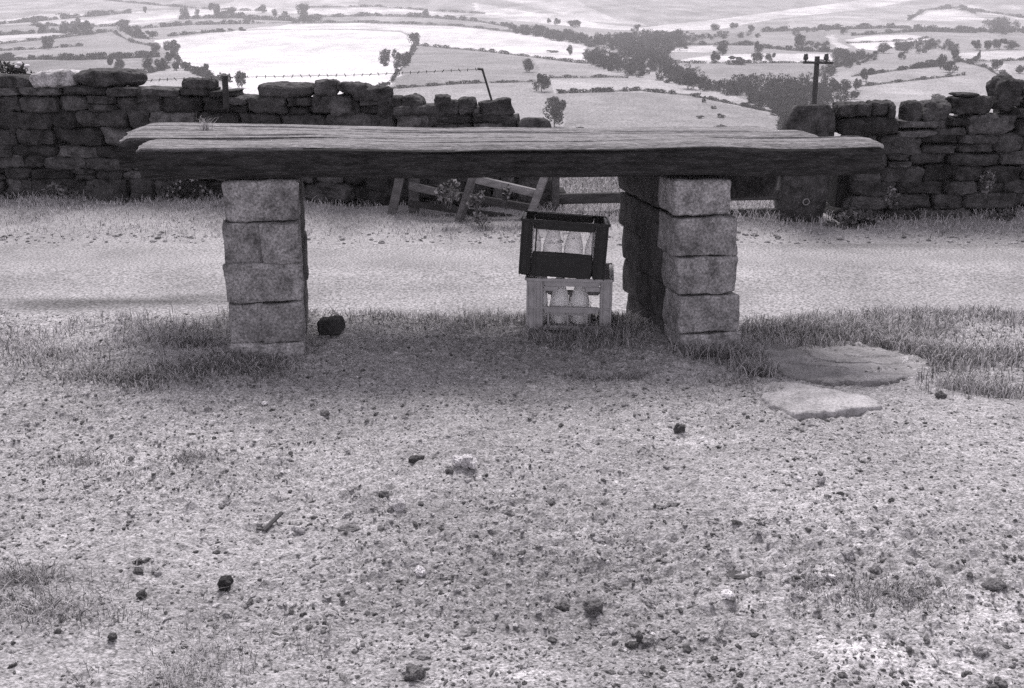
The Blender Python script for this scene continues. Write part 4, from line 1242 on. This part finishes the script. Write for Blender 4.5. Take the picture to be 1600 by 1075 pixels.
slab([(1190, 608), (1215, 601), (1250, 602), (1280, 612), (1325, 620), (1366, 632), (1368, 644), (1330, 648), (1290, 650), (1250, 656), (1222, 646), (1200, 630)], .011, .36,
     'pale stone slab with a layered edge in front of the grey slab', seed=8)

# soil clods and gravel
def ico():
    t = (1 + 5 ** .5) / 2
    V = np.array([(-1, t, 0), (1, t, 0), (-1, -t, 0), (1, -t, 0), (0, -1, t), (0, 1, t), (0, -1, -t), (0, 1, -t), (t, 0, -1), (t, 0, 1), (-t, 0, -1), (-t, 0, 1)], float)
    V /= np.linalg.norm(V[0])
    Fc = np.array([(0, 11, 5), (0, 5, 1), (0, 1, 7), (0, 7, 10), (0, 10, 11), (1, 5, 9), (5, 11, 4), (11, 10, 2), (10, 7, 6), (7, 1, 8), (3, 9, 4), (3, 4, 2), (3, 2, 6), (3, 6, 8), (3, 8, 9), (4, 9, 5), (2, 4, 11), (6, 2, 10), (8, 6, 7), (9, 8, 1)])
    V = list(map(tuple, V)); cache = {}; out = []
    def mid(a, b):
        k = (min(a, b), max(a, b))
        if k not in cache:
            m_ = (np.array(V[a]) + np.array(V[b])) / 2; m_ /= np.linalg.norm(m_); cache[k] = len(V); V.append(tuple(m_))
        return cache[k]
    for a, b, c_ in Fc:
        ab, bc, ca_ = mid(a, b), mid(b, c_), mid(c_, a)
        out += [(a, ab, ca_), (b, bc, ab), (c_, ca_, bc), (ab, bc, ca_)]
    return np.array(V), np.array(out)
IV, IF = ico()
def clods(n, sizes, tones, name, region):
    y = region[2] + (region[3] - region[2]) * rng.uniform(0, 1, n) ** 1.25
    x = rng.uniform(-1, 1, n) * (y * .62 + .15)
    ok = vnoise(x * 2.2, y * 3.2, seed=61) + .8 * vnoise(x * 7, y * 9, seed=62) > rng.uniform(-1.6, .9, n)
    x, y = x[ok], y[ok]; sizes = sizes[ok]; tones = tones[ok]; n = len(x)
    z = ground_z(x, y) + micro(x, y)
    sc3 = np.stack([sizes * rng.uniform(.8, 1.9, n), sizes * rng.uniform(.7, 1.3, n), sizes * rng.uniform(.45, .9, n)], 1)
    V = IV[None] * (1 + .28 * rng.uniform(-1, 1, (n, len(IV), 1)))
    V = V * sc3[:, None, :]
    an = rng.uniform(0, 6.28, n); ca_, sa = np.cos(an)[:, None], np.sin(an)[:, None]
    V = np.stack([V[..., 0] * ca_ - V[..., 1] * sa, V[..., 0] * sa + V[..., 1] * ca_, V[..., 2]], -1)
    V = V + np.stack([x, y, z + sizes * .02], 1)[:, None, :]
    Fq = IF[None] + (np.arange(n) * len(IV))[:, None, None]
    o = MB().add(V.reshape(-1, 3), [Fq.reshape(-1, 3)], np.repeat(tones, len(IV))).build(name, m_clod)
    return tag(o, kind='stuff')
n = 36000
sz = np.clip(np.exp(rng.normal(math.log(.0026), .42, n)), .0014, .0085)
tn_ = np.where(rng.uniform(size=n) < .03, rng.uniform(.42, .6, n), np.where(rng.uniform(size=n) < .30, rng.uniform(.07, .16, n), rng.uniform(.24, .40, n)))
clods(n, sz, tn_, 'soil_clods', (0, 0, 1.42, 4.15))
# grit along the road edge
n = 800
x = rng.uniform(-6, 6, n); y = rng.normal(8.45, .16, n); z = ground_z(x, y)
s_ = np.clip(np.exp(rng.normal(math.log(.009), .45, n)), .004, .025)
V = IV[None] * (1 + .25 * rng.uniform(-1, 1, (n, len(IV), 1))) * (s_[:, None] * np.array([1.2, 1, .7]))[:, None, :] + np.stack([x, y, z + s_ * .2], 1)[:, None, :]
o = MB().add(V.reshape(-1, 3), [(IF[None] + (np.arange(n) * len(IV))[:, None, None]).reshape(-1, 3)], np.repeat(rng.uniform(.12, .45, n), len(IV))).build('road_grit', m_clod)
tag(o, kind='stuff')

# ------------------------------------------------------------------ grass
def blades(x, y, z, hgt, wid, lean, tone):
    n = len(x)
    a = rng.uniform(0, 2 * math.pi, n); ln = lean * rng.uniform(.3, 1.4, n) * hgt
    dx, dy = np.cos(a) * ln, np.sin(a) * ln
    b = a + rng.uniform(-.8, .8, n)
    sx, sy = -np.sin(b) * wid / 2, np.cos(b) * wid / 2
    P = np.stack([x, y, z], 1)
    def pt(f, hf, wf, s):
        return P + np.stack([dx * f + s * sx * wf, dy * f + s * sy * wf, hgt * hf], 1)
    V = np.stack([pt(0, -.1, 1, -1), pt(0, -.1, 1, 1), pt(.25, .5, .85, 1), pt(.25, .5, .85, -1), pt(.62, .85, .6, 1), pt(.62, .85, .6, -1), pt(1.1, .95, 0, 0)], 1).reshape(-1, 3)
    o = np.arange(n)[:, None] * 7
    q = np.concatenate([o + np.array([[0, 1, 2, 3]]), o + np.array([[3, 2, 4, 5]])])
    t = o + np.array([[5, 4, 6]])
    return V, [q, t], np.repeat(tone, 7)

def straw(n, dark=.35):
    return np.where(rng.uniform(size=n) < dark, rng.uniform(.08, .20, n), rng.uniform(.28, .58, n))

def grass(name, parts):
    b = MB()
    for (x, y, h, wd, lean, tone) in parts:
        z = ground_z(x, y) + micro(x, y)
        b.add(*blades(x, y, z, h, wd, lean, tone))
    return tag(b.build(name, m_grass), kind='stuff')

def scatter(n, x0, x1, y0, y1, dens=None):
    x = rng.uniform(x0, x1, n); y = rng.uniform(y0, y1, n)
    if dens is not None:
        k = dens(x, y) > rng.uniform(0, 1, n); x, y = x[k], y[k]
    return x, y

SLAB = [hit(*zip(*[(1180, 540), (1260, 545), (1345, 540), (1446, 564), (1452, 592), (1340, 606), (1220, 590)]))[:, :2], hit(*zip(*[(1186, 606), (1250, 598), (1370, 626), (1374, 650), (1250, 660), (1196, 634)]))[:, :2]]
def off_slab(x, y): return ~(in_poly(x, y, SLAB[0]) | in_poly(x, y, SLAB[1]))
def clump(x, y, f=3.0, seed=71): return sstep(vnoise(x * f, y * f, seed=seed) + .5 * vnoise(x * f * 3, y * f * 3, seed=seed + 1), -.5, .7)

parts = []
# left bank
x, y = scatter(26000, -2.9, -.82, 3.25, 4.75, lambda x, y: clump(x, y) * sstep(y, 3.3 + .12 * vnoise(x * 3, x * 0, seed=5), 3.75) + .05)
parts.append((x, y, rng.uniform(.008, .034, len(x)) * (.7 + .9 * clump(x, y, 2)), np.full(len(x), .0032), 1.1, straw(len(x), .22)))
# dark clumps on the left bank
for (u, v, r_, nn) in ((310, 580, .10, 700), (240, 592, .12, 700), (150, 585, .10, 500), (390, 572, .10, 900), (300, 540, .05, 300), (210, 595, .08, 500), (75, 560, .1, 400)):
    p = hit1(u, v); x = rng.normal(p[0], r_, nn); y = rng.normal(p[1], r_ * .5, nn)
    parts.append((x, y, rng.uniform(.010, .034, nn), np.full(nn, .0032), 1.2, straw(nn, .4)))
# lip under the bench
x, y = scatter(20000, -.85, .80, 3.72, 4.75, lambda x, y: clump(x, y, 5) * sstep(y, 3.75 + .10 * vnoise(x * 4, x * 0, seed=9), 3.95) + .04)
parts.append((x, y, rng.uniform(.010, .040, len(x)), np.full(len(x), .003), 1.4, straw(len(x), .35)))
x, y = scatter(2600, .05, .85, 3.55, 3.80, lambda x, y: clump(x, y, 5) * .9)
parts.append((x, y, rng.uniform(.012, .045, len(x)), np.full(len(x), .003), 1.4, straw(len(x), .35)))
# right bank
x, y = scatter(34000, .76, 3.4, 3.35, 4.75, lambda x, y: off_slab(x, y) * (clump(x, y, 2.6, 75) * sstep(y, 3.45 - .10 * (x - .8) + .12 * vnoise(x * 3, x * 0, seed=6), 3.85 - .10 * (x - .8)) + .03 + .4 * sstep(x, 1.5, 2.0) * sstep(y, 3.5, 3.8)))
parts.append((x, y, rng.uniform(.008, .034, len(x)) * (.7 + .9 * clump(x, y, 2.6, 75)), np.full(len(x), .0032), 1.1, straw(len(x), .38)))
for (u, v, r_, nn) in ((1330, 520, .10, 800), (1400, 545, .08, 500), (1480, 570, .1, 700), (1530, 610, .09, 700), (1160, 560, .07, 900), (1110, 560, .06, 500), (1185, 585, .05, 400), (1240, 520, .1, 600), (1460, 560, .05, 300), (1570, 560, .1, 600)):
    p = hit1(u, v); x = rng.normal(p[0], r_, nn); y = rng.normal(p[1], r_ * .6, nn); k = off_slab(x, y); x, y = x[k], y[k]
    parts.append((x, y, rng.uniform(.015, .06, len(x)), np.full(len(x), .0032), .9, straw(len(x), .42)))
grass('bank_grass', parts)

parts = []
# fine dead grass lower left, patch lower right, tufts
x, y = scatter(22000, -1.35, -.2, 1.40, 2.0, lambda x, y: clump(x, y, 5, 81) * np.clip(1.2 - (y - 1.42) * 1.9 - (x + 1.0) * .75, 0, 1))
parts.append((x, y, rng.uniform(.006, .028, len(x)), np.full(len(x), .0016), 1.5, straw(len(x), .45)))
for (u, v, r_, nn, hh) in ((1390, 930, .075, 900, .03), (1290, 908, .05, 300, .02), (120, 722, .06, 350, .03), (300, 720, .05, 350, .035), (905, 592, .035, 260, .03), (975, 590, .045, 300, .03), (940, 550, .1, 300, .03), (210, 745, .12, 260, .03),
                          (60, 960, .09, 700, .05), (30, 910, .05, 300, .06), (480, 690, .1, 120, .02), (750, 600, .2, 200, .015), (1215, 615, .04, 200, .03), (1390, 690, .2, 200, .015), (1150, 600, .06, 300, .03)):
    p = hit1(u, v); x = rng.normal(p[0], r_, nn); y = rng.normal(p[1], r_ * .45, nn)
    parts.append((x, y, rng.uniform(.25, 1, nn) * hh * .55, np.full(nn, .002), 1.6, straw(nn, .5)))
x, y = scatter(9000, -2.3, 2.3, 1.42, 3.9, lambda x, y: clump(x, y, 3, 85) * .5)
parts.append((x, y, rng.uniform(.002, .008, len(x)), np.full(len(x), .0018), 3.5, straw(len(x), .35)))
grass('dead_grass', parts)

parts = []
x, y = scatter(60000, -8, 8, 8.3, 10.6, lambda x, y: (.35 + .65 * clump(x, y, 1.4, 91)) * sstep(y, 8.3, 8.9))
k = np.where(x < .1, y < np.interp(x, [p[0] for p in WL], [p[1] for p in WL]) + .05, np.where(x > 2.9, y < np.interp(x, [p[0] for p in WR], [p[1] for p in WR]) + .05, True))
x, y = x[k], y[k]
wl = np.where(x < .1, np.interp(x, [p[0] for p in WL], [p[1] for p in WL]), np.interp(x, [p[0] for p in WR], [p[1] for p in WR]))
parts.append((x, y, rng.uniform(.015, .05, len(x)) * (1 + 1.2 * sstep(y, wl - .25, wl)), np.full(len(x), .007), 1.0, straw(len(x), .10) * 1.2))
grass('verge_grass', parts)
parts = []
x, y = scatter(30000, -.5, 4.2, 9.7, 13.2)
parts.append((x, y, rng.uniform(.04, .14, len(x)), np.full(len(x), .008), .8, straw(len(x), .35)))
grass('field_grass', parts)

# weeds at the foot of the walls and in the broken fence
def weed(u, v, wpx, hpx, Yw, label, tone=.10, n=420, leaf=.02, pale=.2):
    p = at_y(u, v, Yw); s = px_m(p); W, H = wpx / s, hpx / s
    q = crown_points(n, int(u * 7 + v), 9) * np.array([W, W * .5, H]) + p
    t0 = np.where(rng.uniform(size=n) < pale, rng.uniform(.25, .4, n), tone * rng.uniform(.5, 1.5, n))
    V, qq, t = leaf_quads(q, np.full(n, leaf), t0)
    b = MB().add(V, qq, t)
    for k in range(7):
        b.add(*bar(p + [random.uniform(-.1, .1) * W, 0, -.03], p + [random.uniform(-.4, .4) * W, random.uniform(-.15, .15) * W, H * random.uniform(.5, .95)], .006, .006, segs=2, cs=5, k=2), tone)
    o = b.build('weed', m_weed); tag(o, label, 'weed')
weed(290, 311, 84, 36, 9.75, 'dark leafy weed at the wall foot left of the left pillar', .07, 700)
weed(98, 314, 56, 30, 9.95, 'pale twiggy weed at the wall foot at far left', .14, 320, pale=.4)
weed(700, 322, 40, 42, 8.95, 'withered leafy weed hanging in the broken fence', .13, 240, .020, .22)
weed(744, 328, 26, 30, 8.85, 'dry weed caught on the slanting fence post', .13, 180, .018, .25)
weed(790, 322, 20, 34, 8.95, 'small weed with pale leaves under the fallen rail', .1, 110, .018, .2)
weed(752, 350, 34, 16, 8.8, 'low tangle of dry weeds at the foot of the broken fence', .2, 220, .018, .5)
weed(1330, 362, 90, 34, 8.85, 'broad clump of pale weeds at the foot of the right wall', .12, 700, .02, .3)
weed(1392, 320, 24, 28, 8.9, 'weed growing from the stones of the right wall', .14, 120, .018, .4)
weed(1540, 305, 26, 40, 9.0, 'weed with light leaves hanging on the right wall near the edge', .12, 140, .02, .4)
weed(1565, 345, 44, 18, 9.0, 'low weed at the right wall foot near the edge', .12, 200, .018, .3)
# tuft growing on the timbers
p = at_y(333, 200, 4.05); n = 60
V, f, t = blades(np.full(n, p[0]) + rng.normal(0, .012, n), np.full(n, 3.95) + rng.normal(0, .008, n), np.full(n, .785), rng.uniform(.02, .065, n), np.full(n, .002), 1.2, straw(n, .2))
tag(MB().add(V, f, t).build('grass_tuft', m_grass), 'dry grass tuft growing on top of the timbers at left', 'grass tuft')

# ------------------------------------------------------------------ the air of the valley
hz = M_haze = bpy.data.materials.new('haze'); hz.use_nodes = True
hz.node_tree.nodes.clear()
ho = hz.node_tree.nodes.new('ShaderNodeOutputMaterial'); pv = hz.node_tree.nodes.new('ShaderNodeVolumePrincipled')
pv.inputs['Color'].default_value = (.97, .95, .98, 1); pv.inputs['Density'].default_value = 0.0004; pv.inputs['Anisotropy'].default_value = 0.2
hz.node_tree.links.new(pv.outputs[0], ho.inputs['Volume'])
zmin, zmax = min(TZ.min(), Z.min()) - 1.5, TZ.max() + 25
hb = MB().add(*box((0, 1600, (zmin + zmax) / 2), (6900, 3600, zmax - zmin))).build('haze', hz)
tag(hb, kind='stuff')
